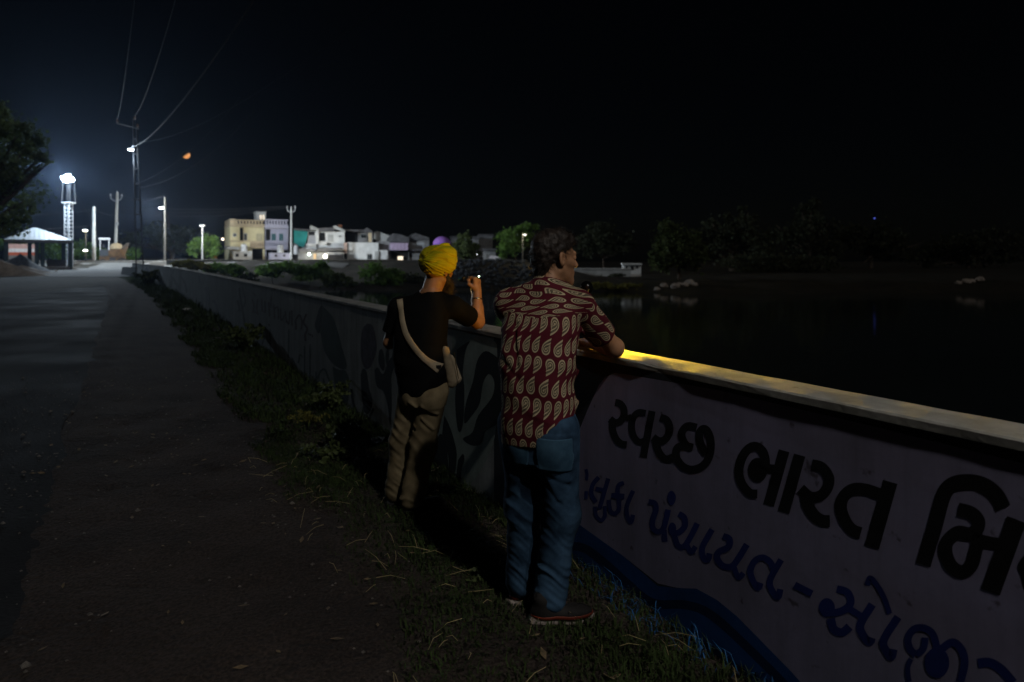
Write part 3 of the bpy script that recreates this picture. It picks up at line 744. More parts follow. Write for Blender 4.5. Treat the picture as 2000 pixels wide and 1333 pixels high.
def shirt1(P):
    d = loft(P, TORSO1, RT1)
    up = smoothstep(1.02, .8, P[:, 2])
    sl = chain(P, [SHR, tuple(np.array(SHR) * .12 + np.array(ELR) * .88)], [.074, .066])
    s2 = chain(P, [SHL, tuple(np.array(SHL) * .12 + np.array(ELL_) * .88)], [.074, .066])
    e = nrm(np.array(ELR) - np.array(SHR)); sl = np.maximum(sl, (P - np.array(SHR, f32)) @ e.astype(f32) - .215)
    e = nrm(np.array(ELL_) - np.array(SHL)); s2 = np.maximum(s2, (P - np.array(SHL, f32)) @ e.astype(f32) - .215)
    d = smin(smin(d, sl, .035), s2, .035)
    d = smin(d, cap(P, (.155, 2.31, 1.445), SHR, .062, .07), .03); d = smin(d, cap(P, (.155, 2.31, 1.445), SHL, .062, .07), .03)
    # collar
    col = np.maximum(cap(P, (.150, 2.308, 1.42), (.172, 2.335, 1.497), .080, .074), (P - V3(.172, 2.335, 1.492)) @ V3(.22, .25, .94) )
    d = smin(d, np.maximum(col, -cap(P, (.16, 2.32, 1.44), (.178, 2.342, 1.53), .068, .067)), .012)
    # drapery
    q = P - V3(.12, 2.2, 1.0)
    d = d + .0035 * wob3(P * V3(1, 1, 1.0), 16, 2) + .0022 * wob3(P * V3(1, 1, .45), 46, 3)
    z = P[:, 2]; u = q @ RT1
    d = d - .0060 * ridge(P + np.stack([0 * u, 0 * u, .5 * u], 1).astype(f32), (12, 12, 42), 5) * smoothstep(.86, .95, z) * smoothstep(1.2, 1.06, z) - .003 * ridge(P, (22, 22, 11), 6)
    for a, b, w, m_ in (((.24, 2.13, 1.27), (.10, 2.06, 1.02), .016, .010), ((.27, 2.16, 1.22), (.17, 2.06, .93), .014, .009), ((.29, 2.17, 1.10), (.14, 2.04, .98), .014, .011), ((.02, 2.12, 1.04), (.18, 2.03, .96), .013, .009),
                      ((-.02, 2.15, .95), (.12, 2.03, .90), .012, .008), ((.29, 2.12, .98), (.18, 2.02, .88), .013, .008), ((-.05, 2.2, 1.2), (.03, 2.09, 1.1), .016, .003), ((.02, 2.2, 1.33), (.02, 2.08, 1.12), .016, .006), ((.25, 2.2, 1.33), (.33, 2.22, 1.24), .012, .010), ((.3, 2.2, 1.28), (.4, 2.25, 1.22), .01, .008)):
        d = d + fold(P, a, b, w, m_ * 1.4) - fold(P, tuple(np.array(a) - (0, 0, .028)), tuple(np.array(b) - (0, 0, .028)), w, m_ * 1.4)
    hem = .788 + .022 * smoothstep(.0, .20, u) + .008 * np.sin(u * 16 + 1) + .012 * smoothstep(.10, .19, np.abs(u)) ** 2
    d = np.maximum(d, (hem - z) * .8)
    return d
V, Q = solidify(shirt1, (-.25, 1.88, .74), (.64, 2.85, 1.55), .0052)
V = relax(V, Q, 1)
sh = np_obj("shirt", V, Q, paisley_mat(), p1, smooth=True)
def shirt_uv(o, V, Q):
    C = V[Q].mean(1)
    ax = nrm(np.array(ELR) - np.array(SHR)); rel = C - np.array(SHR, f32); t = rel @ ax; rr = np.linalg.norm(rel - t[:, None] * ax, axis=1)
    slv = (t > .01) & (rr < .095)
    du = (C - V3(.12, 2.2, 0)) @ RT1
    yoke = (C[:, 2] > 1.335 + .02 * np.abs(du) / .15) & ~slv
    P_ = V[Q].reshape(-1, 3)
    cls = np.repeat(np.where(slv, 2, np.where(yoke, 1, 0)), 4)
    A_ = np.array(TORSO1); ctr = np.stack([np.interp(P_[:, 2], A_[:, 0], A_[:, 1]), np.interp(P_[:, 2], A_[:, 0], A_[:, 2]), 0 * P_[:, 2]], 1)
    uu = (P_ - V3(.12, 2.2, 0)) @ RT1; vv = (P_ - V3(.12, 2.2, 0)) @ FW1
    ang = np.arctan2((P_ - ctr) @ RT1, -((P_ - ctr) @ FW1) * 1.25)
    ua, va = ang * .165 + 3, P_[:, 2] * 1.0 + .02
    uy, vy = P_[:, 2] * 1.25 + vv * .55 + 5, uu * 1.02 + .06 * np.sin(P_[:, 2] * 30) + 7
    rel = P_ - np.array(SHR, f32); t = rel @ ax; pr = rel - t[:, None] * ax
    e1 = nrm(np.cross(ax, (0, 0, 1))); e2 = np.cross(ax, e1)
    us, vs = np.arctan2(pr @ e1, pr @ e2) * .068 + 9, t + 2.03
    wx, wz = wob3(P_.astype(f32), 26, 51), wob3(P_.astype(f32), 22, 52); ua = ua + .010 * wx; va = va + .011 * wz; uy = uy + .009 * wz; vy = vy + .010 * wx; us = us + .006 * wx
    UV = np.stack([np.choose(cls, [ua, uy, us]), np.choose(cls, [va, vy, vs])], 1).astype(f32)
    lay = o.data.uv_layers.new(name="cloth")
    lay.data.foreach_set("uv", UV.ravel())
shirt_uv(sh, V, Q)

def denim():
    m = mat("worn_denim", (.038, .082, .145), .9, col2=(.010, .025, .050), scale=6, bump=.35, bscale=600, spec=.15, dist=.002)
    return m
DENIM = denim(); DENIM2 = mat("pocket_denim", (.042, .095, .15), .9, col2=(.022, .055, .095), scale=14, bump=.35, bscale=600, spec=.15, dist=.002)
def leg(P, h, k, a, r, seed):
    d = chain(P, [h, k, a], r, .05)
    z = P[:, 2]
    low = smoothstep(.40, .16, z) * smoothstep(.06, .10, z); knee = np.exp(-((z - .47) / .13) ** 2)
    skew = P + np.stack([0 * z, 0 * z, .35 * np.sin(P[:, 0] * 26 + seed) * .08 + .25 * (P[:, 0] - k[0])], 1).astype(f32)
    d = d - .0062 * ridge(skew, (14, 14, 58), seed) * low - .0060 * ridge(skew, (13, 13, 40), seed + 1) * knee - .0022 * ridge(skew, (40, 40, 105), seed + 7) * smoothstep(.75, .3, z)
    d = d - .0055 * ridge(P, (24, 24, 9), seed + 4) * smoothstep(.2, .5, z)
    d = d + .004 * wob3(P * V3(1, 1, .5), 20, seed + 2) + .0015 * wob3(P, 70, seed + 3)
    return np.maximum(d, a[2] - .045 + .02 * (P[:, 0] - a[0]) / .1 - z)
def jeans1(P):
    d1 = leg(P, HIPR, KNR, ANR, [.096, .077, .070], 1); d2 = leg(P, HIPL, KNL, ANL, [.096, .077, .068], 5)
    d = smin(d1, d2, .012)
    d = smin(d, loft(P, [(z, x, y, a - .012, b - .012, w) for z, x, y, a, b, w in TORSO1[:3]], RT1), .02)
    d = smin(d, ell(P, (.175, 2.055, .80), (.075, .07, .09)), .04); d = smin(d, ell(P, (.055, 2.125, .80), (.075, .07, .09)), .04)
    q = P - V3(.175, 2.0, .785); u = q @ RT1
    pk = smoothstep(.07, .065, np.abs(u)) * smoothstep(.085, .08, np.abs(q[:, 2])) * smoothstep(.12, .06, q @ FW1)
    d = d - .0032 * pk
    for a, b, w, m_ in (((.11, 2.02, .72), (.24, 2.03, .66), .012, .009), ((.03, 2.08, .70), (-.03, 2.12, .62), .012, .009), ((.12, 2.05, .76), (.06, 2.1, .64), .012, .010), ((.13, 2.04, .7), (.2, 2.03, .58), .013, .008), ((-.04, 2.12, .78), (.03, 2.09, .72), .01, .007)):
        d = d + fold(P, a, b, w, m_) - fold(P, tuple(np.array(a) - (0, 0, .024)), tuple(np.array(b) - (0, 0, .024)), w, m_ * .8)
    return np.maximum(d, P[:, 2] - .93)
jo = form("jeans", jeans1, (-.15, 1.9, .03), (.4, 2.42, .95), .0048, DENIM, p1, 1)
def pocket(P, cx, cy):
    q = P - V3(cx, cy, .775); u = np.abs(q @ RT1); z = q[:, 2]
    b_ = np.maximum(u - .066 + .010 * smoothstep(.0, -.08, z), np.maximum(z - .075, -.082 + .35 * u * .3 - z))
    return b_
for nm, cx, cy in (("back_pocket", .185, 2.02), ("back_pocket", .035, 2.10)):
    fld = lambda P, cx=cx, cy=cy: np.maximum(np.maximum(jeans1(P) - .0022, -.004 - jeans1(P)), np.maximum(pocket(P, cx, cy), (P - V3(cx, cy, 0)) @ FW1 - .08))
    put(form(nm, fld, (cx - .12, cy - .14, .66), (cx + .12, cy + .12, .88), .004, DENIM2, None, 0), jo)
def seam_path(pts, w=.0035):
    mb = MB(); mb.tube(catmull(pts, 6), w, 5, False); return mb

HAIRM = mat("dark_brown_hair", (.022, .013, .009), .55, col2=(.008, .005, .004), scale=30, bump=.8, bscale=180, spec=.45, dist=.006)
def hair1(P):
    hd, q = head_field(P, HEAD1, HF1, UP1, ears=False)
    x, y, z = q[:, 0], q[:, 1], q[:, 2]
    d = ell(q, (0, -.016, .044), (.084, .108, .094))
    d = smin(d, ell(q, (0, .02, .098), (.058, .075, .036)), .03)
    d = smin(d, ell(q, (0, -.07, -.02), (.060, .040, .075)), .03)
    hl = y - (.070 + .02 * (z - .05) / .06) + smoothstep(.075, .03, z) * .045 + smoothstep(.01, -.03, z) * .03
    d = smax(d, hl, .012)                                    # hairline and sideburn
    d = smax(d, -.088 - z + .5 * np.maximum(0, y + .02), .01)
    d = np.maximum(d, -(ell(q, (.088, .0, -.006), (.026, .026, .042)))); d = np.maximum(d, -(ell(q, (-.088, .0, -.006), (.026, .026, .042))))
    return d + .0055 * wob3(q, 75, 4) + .0045 * wob3(q, 150, 6)
V, Q = solidify(hair1, HEAD1 - .16, HEAD1 + .17, .0034)
hair = np_obj("hair", V, Q, HAIRM, p1, smooth=True)
def strands(name, V, Q, parent, n, ln, m, seed, flow=(0, -.3, -.4)):
    R = np.random.default_rng(seed); C = V[Q].mean(1); a = V[Q[:, 1]] - V[Q[:, 0]]; b = V[Q[:, 3]] - V[Q[:, 0]]; nn = np.cross(a, b); nn /= np.linalg.norm(nn, axis=1)[:, None] + 1e-9
    pick = R.integers(0, len(Q), n); VV = []; FF = []
    for i in pick:
        c, w = C[i], nn[i]
        d = w * R.uniform(.5, 1.0) + R.normal(size=3) * .45 + np.array(flow)
        d = d / np.linalg.norm(d); s = nrm(np.cross(d, R.normal(size=3))) * .0007; l = ln * R.uniform(.5, 1.3)
        k = len(VV); bend = R.normal(size=3) * l * .4
        VV += [c - s, c + s, c + d * l * .5 + s * .8 + bend * .3, c + d * l * .5 - s * .8 + bend * .3, c + d * l + bend]
        FF += [(k, k + 1, k + 2, k + 3), (k + 3, k + 2, k + 4)]
    o = mesh_obj(name, VV, FF, m, parent); return tag(o, kind="stuff")
strands("hair_strands", V, Q, p1, 2600, .022, HAIRM, 3)

SHOE_U = mat("black_shoe_mesh", (.012, .011, .011), .8, bump=.4, bscale=500, dist=.001)
SHOE_S = mat("white_shoe_sole", (.26, .22, .20), .7, var=.2, bump=.2, bscale=80)
SHOE_O = mat("orange_shoe_trim", (.13, .022, .01), .6)
def shoe(parent, heel, d, up_m=SHOE_U, sole_m=SHOE_S, trim=True):
    d = nrm((d[0], d[1], 0)); r = np.array([d[1], -d[0], 0.]); h = np.array([heel[0], heel[1], 0.])
    W = lambda a, b, c: h + d * a + r * b + np.array([0, 0, c])
    R3 = np.stack([r, d, np.array([0, 0, 1.])], 1)
    def upper(P):
        e = smin(ell(P, W(.06, 0, .065), (.038, .065, .048), R3), ell(P, W(.18, .005, .048), (.045, .09, .036), R3), .04)
        e = smin(e, cap(P, W(.06, 0, .06), W(.05, 0, .115), .040, .044), .02)
        return np.maximum(e, W(0, 0, .026)[2] - P[:, 2])
    def sole(P):
        q = (P - h.astype(f32)) @ R3.astype(f32); y = q[:, 1]
        w = np.interp(y, [-.015, .05, .12, .2, .27], [.03, .036, .036, .048, .028])
        e = np.maximum(np.abs(q[:, 0]) - w, np.maximum(y - .275, -.012 - y)); zt = .030 + .006 * np.cos(y * 20) + .012 * smoothstep(.22, .28, y)
        return smax(e, np.maximum(q[:, 2] - zt, .004 - q[:, 2]), .008)
    lo, hi = h - .33, h + .33; lo[2], hi[2] = -.02, .2
    o = form("shoe", upper, lo, hi, .005, up_m, parent, 1)
    put(form("sole", sole, lo, hi, .005, sole_m, None, 1), o)
    if trim:
        c = form("trim", lambda P: np.maximum(np.maximum(np.abs(upper(P)) - .003, P[:, 2] - .055), .034 - P[:, 2]), lo, hi, .0045, SHOE_O, None, 1); put(c, o)
shoe(p1, (.085, 2.035), (.96, .12)); shoe(p1, (-.005, 2.175), (.8, .5))

# ------------------------------------------------------------------ person in the yellow turban
YAW2 = math.radians(30)
FW2, RT2 = V3(math.sin(YAW2), math.cos(YAW2), 0), V3(math.cos(YAW2), -math.sin(YAW2), 0)
p2 = empty("person", (-.62, 3.06, 0), "person in yellow turban, black t-shirt and khaki trousers raising a fist", "person")
SKIN2 = skin_mat("skin_brown", (.24, .115, .055))
HEAD2 = np.array([-.468, 3.245, 1.515]); HF2 = nrm((math.sin(math.radians(40)), math.cos(math.radians(40)), .02)); UP2 = nrm((.10, .05, 1))
SHR2, ELR2, WRR2 = (-.37, 3.19, 1.285), (-.232, 3.45, 1.166), (-.236, 3.53, 1.365)
SHL2, ELL2, WRL2 = (-.715, 3.245, 1.275), (-.785, 3.28, 1.05), (-.60, 3.47, 1.10)
HIPR2, KNR2, ANR2 = (-.475, 3.04, .78), (-.555, 3.08, .42), (-.625, 3.02, .09)
HIPL2, KNL2, ANL2 = (-.625, 3.13, .78), (-.695, 3.18, .42), (-.745, 3.14, .09)
TORSO2 = [(.70, -.548, 3.08, .155, .12, YAW2), (.84, -.55, 3.09, .163, .125, YAW2), (.98, -.565, 3.10, .172, .13, YAW2), (1.1, -.57, 3.12, .175, .125, YAW2), (1.2, -.56, 3.15, .175, .118, YAW2), (1.28, -.548, 3.18, .162, .105, YAW2), (1.335, -.53, 3.195, .12, .085, YAW2), (1.385, -.515, 3.205, .075, .065, YAW2)]
def body2(P):
    d = loft(P, [(z, x, y, a - .02, b - .02, w) for z, x, y, a, b, w in TORSO2], RT2)
    h, _ = head_field(P, HEAD2, HF2, UP2)
    d = smin(d, cap(P, (-.52, 3.205, 1.33), HEAD2 + V3(-.012, -.01, -.05), .064, .060), .03); d = smin(d, h, .018)
    d = smin(d, chain(P, [SHR2, ELR2, WRR2], [.048, .045, .029]), .03); d = smin(d, chain(P, [SHL2, ELL2, WRL2], [.048, .042, .029]), .03)
    d = smin(d, cap(P, ELR2, (-.234, 3.48, 1.25), .043, .042), .02)
    d = smin(d, hand_field(P, WRR2, (-.02, .18, 1), (-.75, .55, .1), (1.15, 1.2, 1.25, 1.3), side=1, thumb=.9), .010)
    d = smin(d, hand_field(P, WRL2, (.7, .6, -.1), (0, 0, -1), (.4, .4, .4, .4), side=1), .008)
    for a, k, n in ((HIPR2, KNR2, ANR2), (HIPL2, KNL2, ANL2)): d = smin(d, chain(P, [a, k, n, (n[0] + .05, n[1] + .05, .05)], [.07, .05, .035, .03]), .03)
    return d
form("body", body2, (-.95, 2.85, 0), (-.08, 3.80, 1.7), .0048, SKIN2, p2, 1)
TEE = cloth_mat("black_cotton", (.005, .005, .005), .95, weave=500, sheen=0); TEE.node_tree.nodes["Principled BSDF"].inputs["Specular IOR Level"].default_value = .03
def tee2(P):
    d = loft(P, TORSO2, RT2)
    for S, E_, L_ in ((SHR2, ELR2, .21), (SHL2, ELL2, .165)):
        e = nrm(np.array(E_) - np.array(S)); s = chain(P, [S, tuple(np.array(S) + e * .22)], [.07, .068]); s = np.maximum(s, (P - np.array(S, f32)) @ e.astype(f32) - L_)
        d = smin(d, s, .035)
    d = smin(d, cap(P, (-.525, 3.2, 1.325), SHR2, .06, .064), .03); d = smin(d, cap(P, (-.525, 3.2, 1.325), SHL2, .06, .064), .03)
    d = np.maximum(d, -cap(P, (-.52, 3.205, 1.36), (-.49, 3.235, 1.5), .066, .069))
    z = P[:, 2]; d = d + .004 * wob3(P * V3(1, 1, .6), 18, 12) + .002 * wob3(P, 50, 13) - .005 * ridge(P, (10, 10, 40), 14) * smoothstep(.76, .9, z) * smoothstep(1.15, 1.0, z)
    hem = .75 + .012 * np.sin(((P - V3(-.55, 3.1, 0)) @ RT2) * 20)
    return np.maximum(d, hem - z)
form("t_shirt", tee2, (-.92, 2.9, .70), (-.16, 3.55, 1.46), .0056, TEE, p2, 1)
KHAKI = cloth_mat("khaki_twill", (.20, .16, .095), .9, weave=500, sheen=0, col2=(.14, .11, .065))
def pants2(P):
    d = smin(leg(P, HIPR2, KNR2, ANR2, [.090, .076, .072], 21), leg(P, HIPL2, KNL2, ANL2, [.090, .076, .070], 25), .012)
    d = smin(d, loft(P, [(z, x, y, a - .014, b - .014, w) for z, x, y, a, b, w in TORSO2[:3]], RT2), .02)
    d = smin(d, ell(P, (-.49, 3.0, .74), (.07, .07, .085)), .04); d = smin(d, ell(P, (-.60, 3.06, .74), (.07, .07, .085)), .04)
    for a, b, w, m_ in (((-.62, 2.99, .72), (-.55, 2.96, .66), .012, .010), ((-.54, 2.95, .70), (-.44, 2.97, .64), .012, .009), ((-.55, 2.97, .62), (-.47, 2.98, .54), .012, .009), ((-.66, 3.04, .64), (-.6, 3.02, .56), .012, .009)):
        d = d + fold(P, a, b, w, m_) - fold(P, tuple(np.array(a) - (0, 0, .024)), tuple(np.array(b) - (0, 0, .024)), w, m_)
    return np.maximum(d, P[:, 2] - .86)
form("trousers", pants2, (-.9, 2.85, .03), (-.35, 3.35, .88), .0056, KHAKI, p2, 1)
shoe(p2, (-.66, 2.98), (.8, .5), SHOE_U, SHOE_U, False); shoe(p2, (-.785, 3.1), (.7, .6), SHOE_U, SHOE_U, False)
BEARD = mat("dark_beard", (.02, .011, .007), .6, col2=(.010, .006, .004), scale=40, bump=.8, bscale=200, dist=.006)
def beard2(P):
    hd, q = head_field(P, HEAD2, HF2, UP2, ears=False)
    d = ell(q, (0, .052, -.085), (.068, .058, .055)); d = smin(d, ell(q, (0, .07, -.15), (.05, .035, .065)), .05)
    d = smin(d, cap(q, (-.066, .012, -.01), (-.055, .035, -.07), .014, .02), .03); d = smin(d, cap(q, (.066, .012, -.01), (.055, .035, -.07), .014, .02), .03)
    d = np.maximum(d, -ell(q, (0, .12, -.035), (.036, .05, .03)))
    return d + .004 * wob3(q, 110, 4) + .003 * wob3(q * V3(1, 1, .3), 220, 5)
V, Q = solidify(beard2, HEAD2 - .24, HEAD2 + .17, .0045); np_obj("beard", V, Q, BEARD, p2, smooth=True); strands("beard_strands", V, Q, p2, 700, .03, BEARD, 9, (0, 0, -.8))

YEL = mat("yellow_turban_cloth", (.37, .325, .004), .9, col2=(.28, .245, .003), scale=8, bump=.25, bscale=500, spec=.15, dist=.0015)
def turban2(P):
    rt = nrm(np.cross((math.sin(.22), math.cos(.22), 0), (.10, .05, 1))); fw = V3(math.sin(.22), math.cos(.22), 0); up = np.cross(rt, fw)
    q = (P - np.array(HEAD2 + V3(.002, -.006, .062), f32)) @ np.stack([rt, fw, up], 1).astype(f32)
    x, y, z = q[:, 0], q[:, 1], q[:, 2]
    d = ell(q, (0, .0, -.004), (.117, .130, .100)); d = smin(d, ell(q, (.030, -.005, .048), (.082, .105, .062)), .03)
    d = smin(d, ell(q, (-.03, .0, .02), (.090, .110, .078)), .02)
    d = np.maximum(d, -.092 - .12 * x + .25 * (y + .05) - z)                 # lower edge, lifted towards the brow
    r = np.sqrt((x + .088) ** 2 + (z - .0) ** 2) + 1e-4; al = np.arctan2(z + .002 + .25 * np.maximum(0, x + .02) ** 2 * 8, x + .088)
    edge = .62 + .9 * r
    fan = np.sin(al * 15 + 2.0 * np.sin(r * 22) + 1.2 * wob3(q, 18, 31)); fan2 = np.sin(al * 37 + 14 * r + 2 * wob3(q, 25, 32))
    low = smoothstep(edge + .02, edge - .06, al)
    pl = np.abs(np.sin(al * 9 + 1.4 * np.sin(r * 26 + al * 3) + .8 * wob3(q, 22, 31))) ** .55; pl2 = np.abs(np.sin(al * 23 + 9 * r + 1.6 * wob3(q, 30, 32))) ** .6
    d = d - (.0095 * (pl - .6) + .0042 * (pl2 - .6)) * low * smoothstep(.012, .05, r)
    d = d + .009 * smoothstep(edge - .01, edge + .03, al) - .006 * np.exp(-((al - edge + .06) / .07) ** 2) * smoothstep(.02, .06, r)   # rolled edge round the smooth cap
    d = d - .0022 * np.sin(al * 60) * smoothstep(edge, edge + .1, al) * smoothstep(.10, .03, r)
    d = d + .011 * np.exp(-((x + .072) ** 2 + (z - .012) ** 2) / .00018)                                     # the tucked hollow
    d = d - .0028 * np.sin((z + .5 * x * x * 10) * 300 + 2 * wob3(q, 20, 33)) * smoothstep(-.035, -.06, z)
    roll = np.exp(-((np.sqrt((x - .02) ** 2 + (z - .015) ** 2) - .078) / .012) ** 2) * smoothstep(.02, .06, x + .3 * z)
    return d - .0035 * roll
form("turban", turban2, HEAD2 - .14, HEAD2 + np.array([.15, .17, .20]), .0034, YEL, p2, 1)
# steel bangle
def ring(name, c, axis_, R_, r_, m, parent, n=28, k=8):
    ax = nrm(axis_); a = nrm(np.cross(ax, (0.3, 1, .2))); b = np.cross(ax, a); V = []; Fc = []
    for i in range(n):
        t = 2 * math.pi * i / n; rd = a * math.cos(t) + b * math.sin(t)
        for j in range(k):
            s = 2 * math.pi * j / k; V.append(np.array(c) + rd * (R_ + r_ * math.cos(s)) + ax * r_ * 1.3 * math.sin(s))
    for i in range(n):
        for j in range(k): Fc.append((i * k + j, ((i + 1) % n) * k + j, ((i + 1) % n) * k + (j + 1) % k, i * k + (j + 1) % k))
    return mesh_obj(name, V, Fc, m, parent, True)
STEEL = mat("polished_steel", (.65, .65, .65), .18, metal=1.0, var=.05)
ring("bangle", (-.235, 3.508, 1.31), (.0, .37, .93), .0355, .0035, STEEL, p2)

# sling bag worn across the back
def hit_back(fn, x, z, y0=2.7):
    y = np.full(1, y0, f32); 
    for _ in range(60):
        d = fn(np.array([[x, y[0], z]], f32))[0]
        if d < .0006: break
        y = y + max(d * .7, .0008)
    return float(y[0])
BAGM = cloth_mat("beige_canvas", (.27, .22, .15), .9, weave=350, sheen=0, col2=(.19, .155, .105))
bag = empty("sling_bag", (-.37, 3.02, .93), "beige canvas sling bag worn crosswise over a black t-shirt", "bag")
path = [(-.700, 1.335), (-.690, 1.29), (-.672, 1.22), (-.640, 1.14), (-.590, 1.07), (-.535, 1.01), (-.478, .965), (-.430, .93)]
C = [np.array(p) for p in catmull(path, 5)]; Vs = []
for i, p in enumerate(C):
    t = C[min(i + 1, len(C) - 1)] - C[max(i - 1, 0)]; t = t / np.linalg.norm(t); qn = np.array([-t[1], t[0]]); w = .017 + .012 * smoothstep(.75, 1.0, i / len(C))
    for k, (sg, dy) in enumerate(((-1, .0), (-.8, -.005), (.8, -.005), (1, .0))):
        g = p + qn * w * sg; yy = min(hit_back(tee2, g[0], g[1]), 3.30 if p[1] > 1.2 else 3.12)
        Vs.append((g[0], yy - .004 + dy, g[1]))
Fs = [(4 * i + k, 4 * i + k + 1, 4 * i + 4 + k + 1, 4 * i + 4 + k) for i in range(len(C) - 1) for k in range(3)]
strap = mesh_obj("strap", Vs, Fs, BAGM, bag, True)
md = strap.modifiers.new("thick", 'SOLIDIFY'); md.thickness = .004
bc = np.array([-.385, 3.045, .93])
def bagf(P):
    a = nrm((.10, .05, -.55)); d = cap(P, bc + a * -.11 , bc + a * .10, .024, .036)
    d = smin(d, cap(P, bc + np.array([.0, .06, .04]), bc + a * .09 + np.array([.02, .07, 0]), .028, .036), .04)
    return d + .003 * wob3(P, 45, 8) + .002 * wob3(P, 110, 9)
form("pouch", bagf, bc - .22, bc + .22, .0055, BAGM, bag, 1)
mb = MB(); mb.box((-.447, hit_back(tee2, -.447, .945) - .012, .945), .05, .008, .02, 0); mb.build("buckle", mat("black_plastic", (.012, .012, .012), .4), bag)
mb = MB(); mb.tube([bc + (.035, -.012, .09), bc + (.045, -.02, .02), bc + (.06, -.02, -.07)], .003, 6); mb.build("zip", mat("brass_zip", (.3, .22, .1), .4, metal=1), bag)

# small camera in the raised fist
camr = empty("camera_device", (-.27, 3.56, 1.44), "small black camera with a lit lamp held up in a raised fist", "camera")
PLB = mat("black_plastic", (.012, .012, .012), .4)
mb = MB(); mb.box((-.300, 3.575, 1.448), .085, .028, .036, .25); cb = mb.build("camera_body", PLB, camr)
cb.modifiers.new("b", 'BEVEL').width = .006
mb = MB(); mb.tube([(-.338, 3.58, 1.447), (-.366, 3.587, 1.447)], [.016, .014], 14); mb.build("lens", mat("blue_lens_glass", (.02, .05, .07), .1, spec=.8), camr)
mb = MB(); mb.tube([(-.222, 3.507, 1.468), (-.222, 3.503, 1.4685)], .0055, 10); mb.build("indicator_lamp", lamp_mat("indicator_glow", (.62, 1.0, .72), 7.0), camr)
mb = MB(); mb.tube(catmull([(-.272, 3.535, 1.42), (-.278, 3.525, 1.385), (-.271, 3.51, 1.34), (-.275, 3.50, 1.30), (-.268, 3.49, 1.25)], 5), .0022, 5); mb.build("wrist_cord", mat("white_cord", (.6, .62, .65), .7), camr)

def stand_at(root, a, b_):
    """sets a figure (and what it wears or holds) at its place on the verge: y moves by a - b*z"""
    def walk(o):
        yield o
        for c in o.children: yield from walk(c)
    for o in walk(root):
        if o.type == 'MESH':
            n = len(o.data.vertices); co = np.empty(n * 3, f32); o.data.vertices.foreach_get("co", co); co = co.reshape(-1, 3)
            co[:, 1] += a - b_ * co[:, 2]; o.data.vertices.foreach_set("co", co.ravel()); o.data.update()
    l = root.location; root.location = (l[0], l[1] + a - b_ * l[2], l[2])
    for c in root.children: c.matrix_parent_inverse = Matrix.Translation(-root.location)
stand_at(p1, .75, .12)
for o in (p2, bag, camr): stand_at(o, .977, .13)

# torch lying on the coping, and the black globe on its short stand, both in front of the paisley shirt
tp = wall_pt(.33, .15, WALL_H)
torch = empty("torch", tp, "small yellow torch lying lit on the coping in front of the paisley shirt", "torch")
a = np.array(tp) + (0, 0, .022); dr = np.array([*(-WD * 1.0), 0])
mb = MB(); mb.tube([a - dr * .055, a + dr * .03, a + dr * .04, a + dr * .06], [.014, .014, .02, .021], 14); mb.build("torch_body", PLB, torch)
mb = MB(); mb.tube([a + dr * .0605, a + dr * .0625], .018, 14); mb.build("torch_lens", lamp_mat("torch_glow", (1.0, .62, .05), 6.0), torch)
def add_light(name, kind, loc, power, color, parent=None, radius=.1, **k):
    l = bpy.data.lights.new(name, kind); l.energy = power; l.color = color
    if kind in ('POINT', 'SPOT'): l.shadow_soft_size = radius
    for a_, b_ in k.items(): setattr(l, a_, b_)
    o = bpy.data.objects.new(name, l); COL.objects.link(o); o.location = tuple(map(float, loc))
    if parent: put(o, parent)
    return o
TORCH_AT = np.array(wall_pt(.245, .165, WALL_H + .045))
add_light("torch_spill", 'POINT', TORCH_AT, 22.0, (1.0, .50, .03), torch, .015)
tb_ = add_light("torch_beam", 'SPOT', np.array(wall_pt(.20, .182, WALL_H + .020)), 760.0, (1.0, .58, .02), torch, .012, spot_size=math.radians(70), spot_blend=.9)
tb_.rotation_euler = Vector((-WD[0] + WN[0] * .02, -WD[1] + WN[1] * .02, -.02)).to_track_quat('-Z', 'Y').to_euler()
gx = at_y(1146, 562, 3.44)
globe = empty("camera_globe", (gx[0], gx[1], WALL_H), "round black glossy globe on a thin stand beyond the paisley shoulder", "globe camera")
V = []; Fc = []; n, k = 20, 12
for i in range(k + 1):
    th = math.pi * i / k
    for j in range(n): V.append((gx[0] + .034 * math.sin(th) * math.cos(2 * math.pi * j / n), gx[1] + .034 * math.sin(th) * math.sin(2 * math.pi * j / n), gx[2] + .036 * math.cos(th)))
for i in range(k):
    for j in range(n): Fc.append((i * n + j, (i + 1) * n + j, (i + 1) * n + (j + 1) % n, i * n + (j + 1) % n))
mesh_obj("globe", V, Fc, mat("black_glass", (.004, .004, .004), .08, spec=.6), globe, True)
mb = MB(); mb.tube([(gx[0], gx[1], gx[2] - .033), (gx[0], gx[1], gx[2] - .06), (gx[0], gx[1], WALL_H + .011)], [.014, .005, .005], 10); mb.build("stand", PLB, globe)
mb = MB(); mb.tube([(gx[0], gx[1], WALL_H + .002), (gx[0], gx[1], WALL_H + .012)], [.03, .02], 16); mb.build("base", PLB, globe)
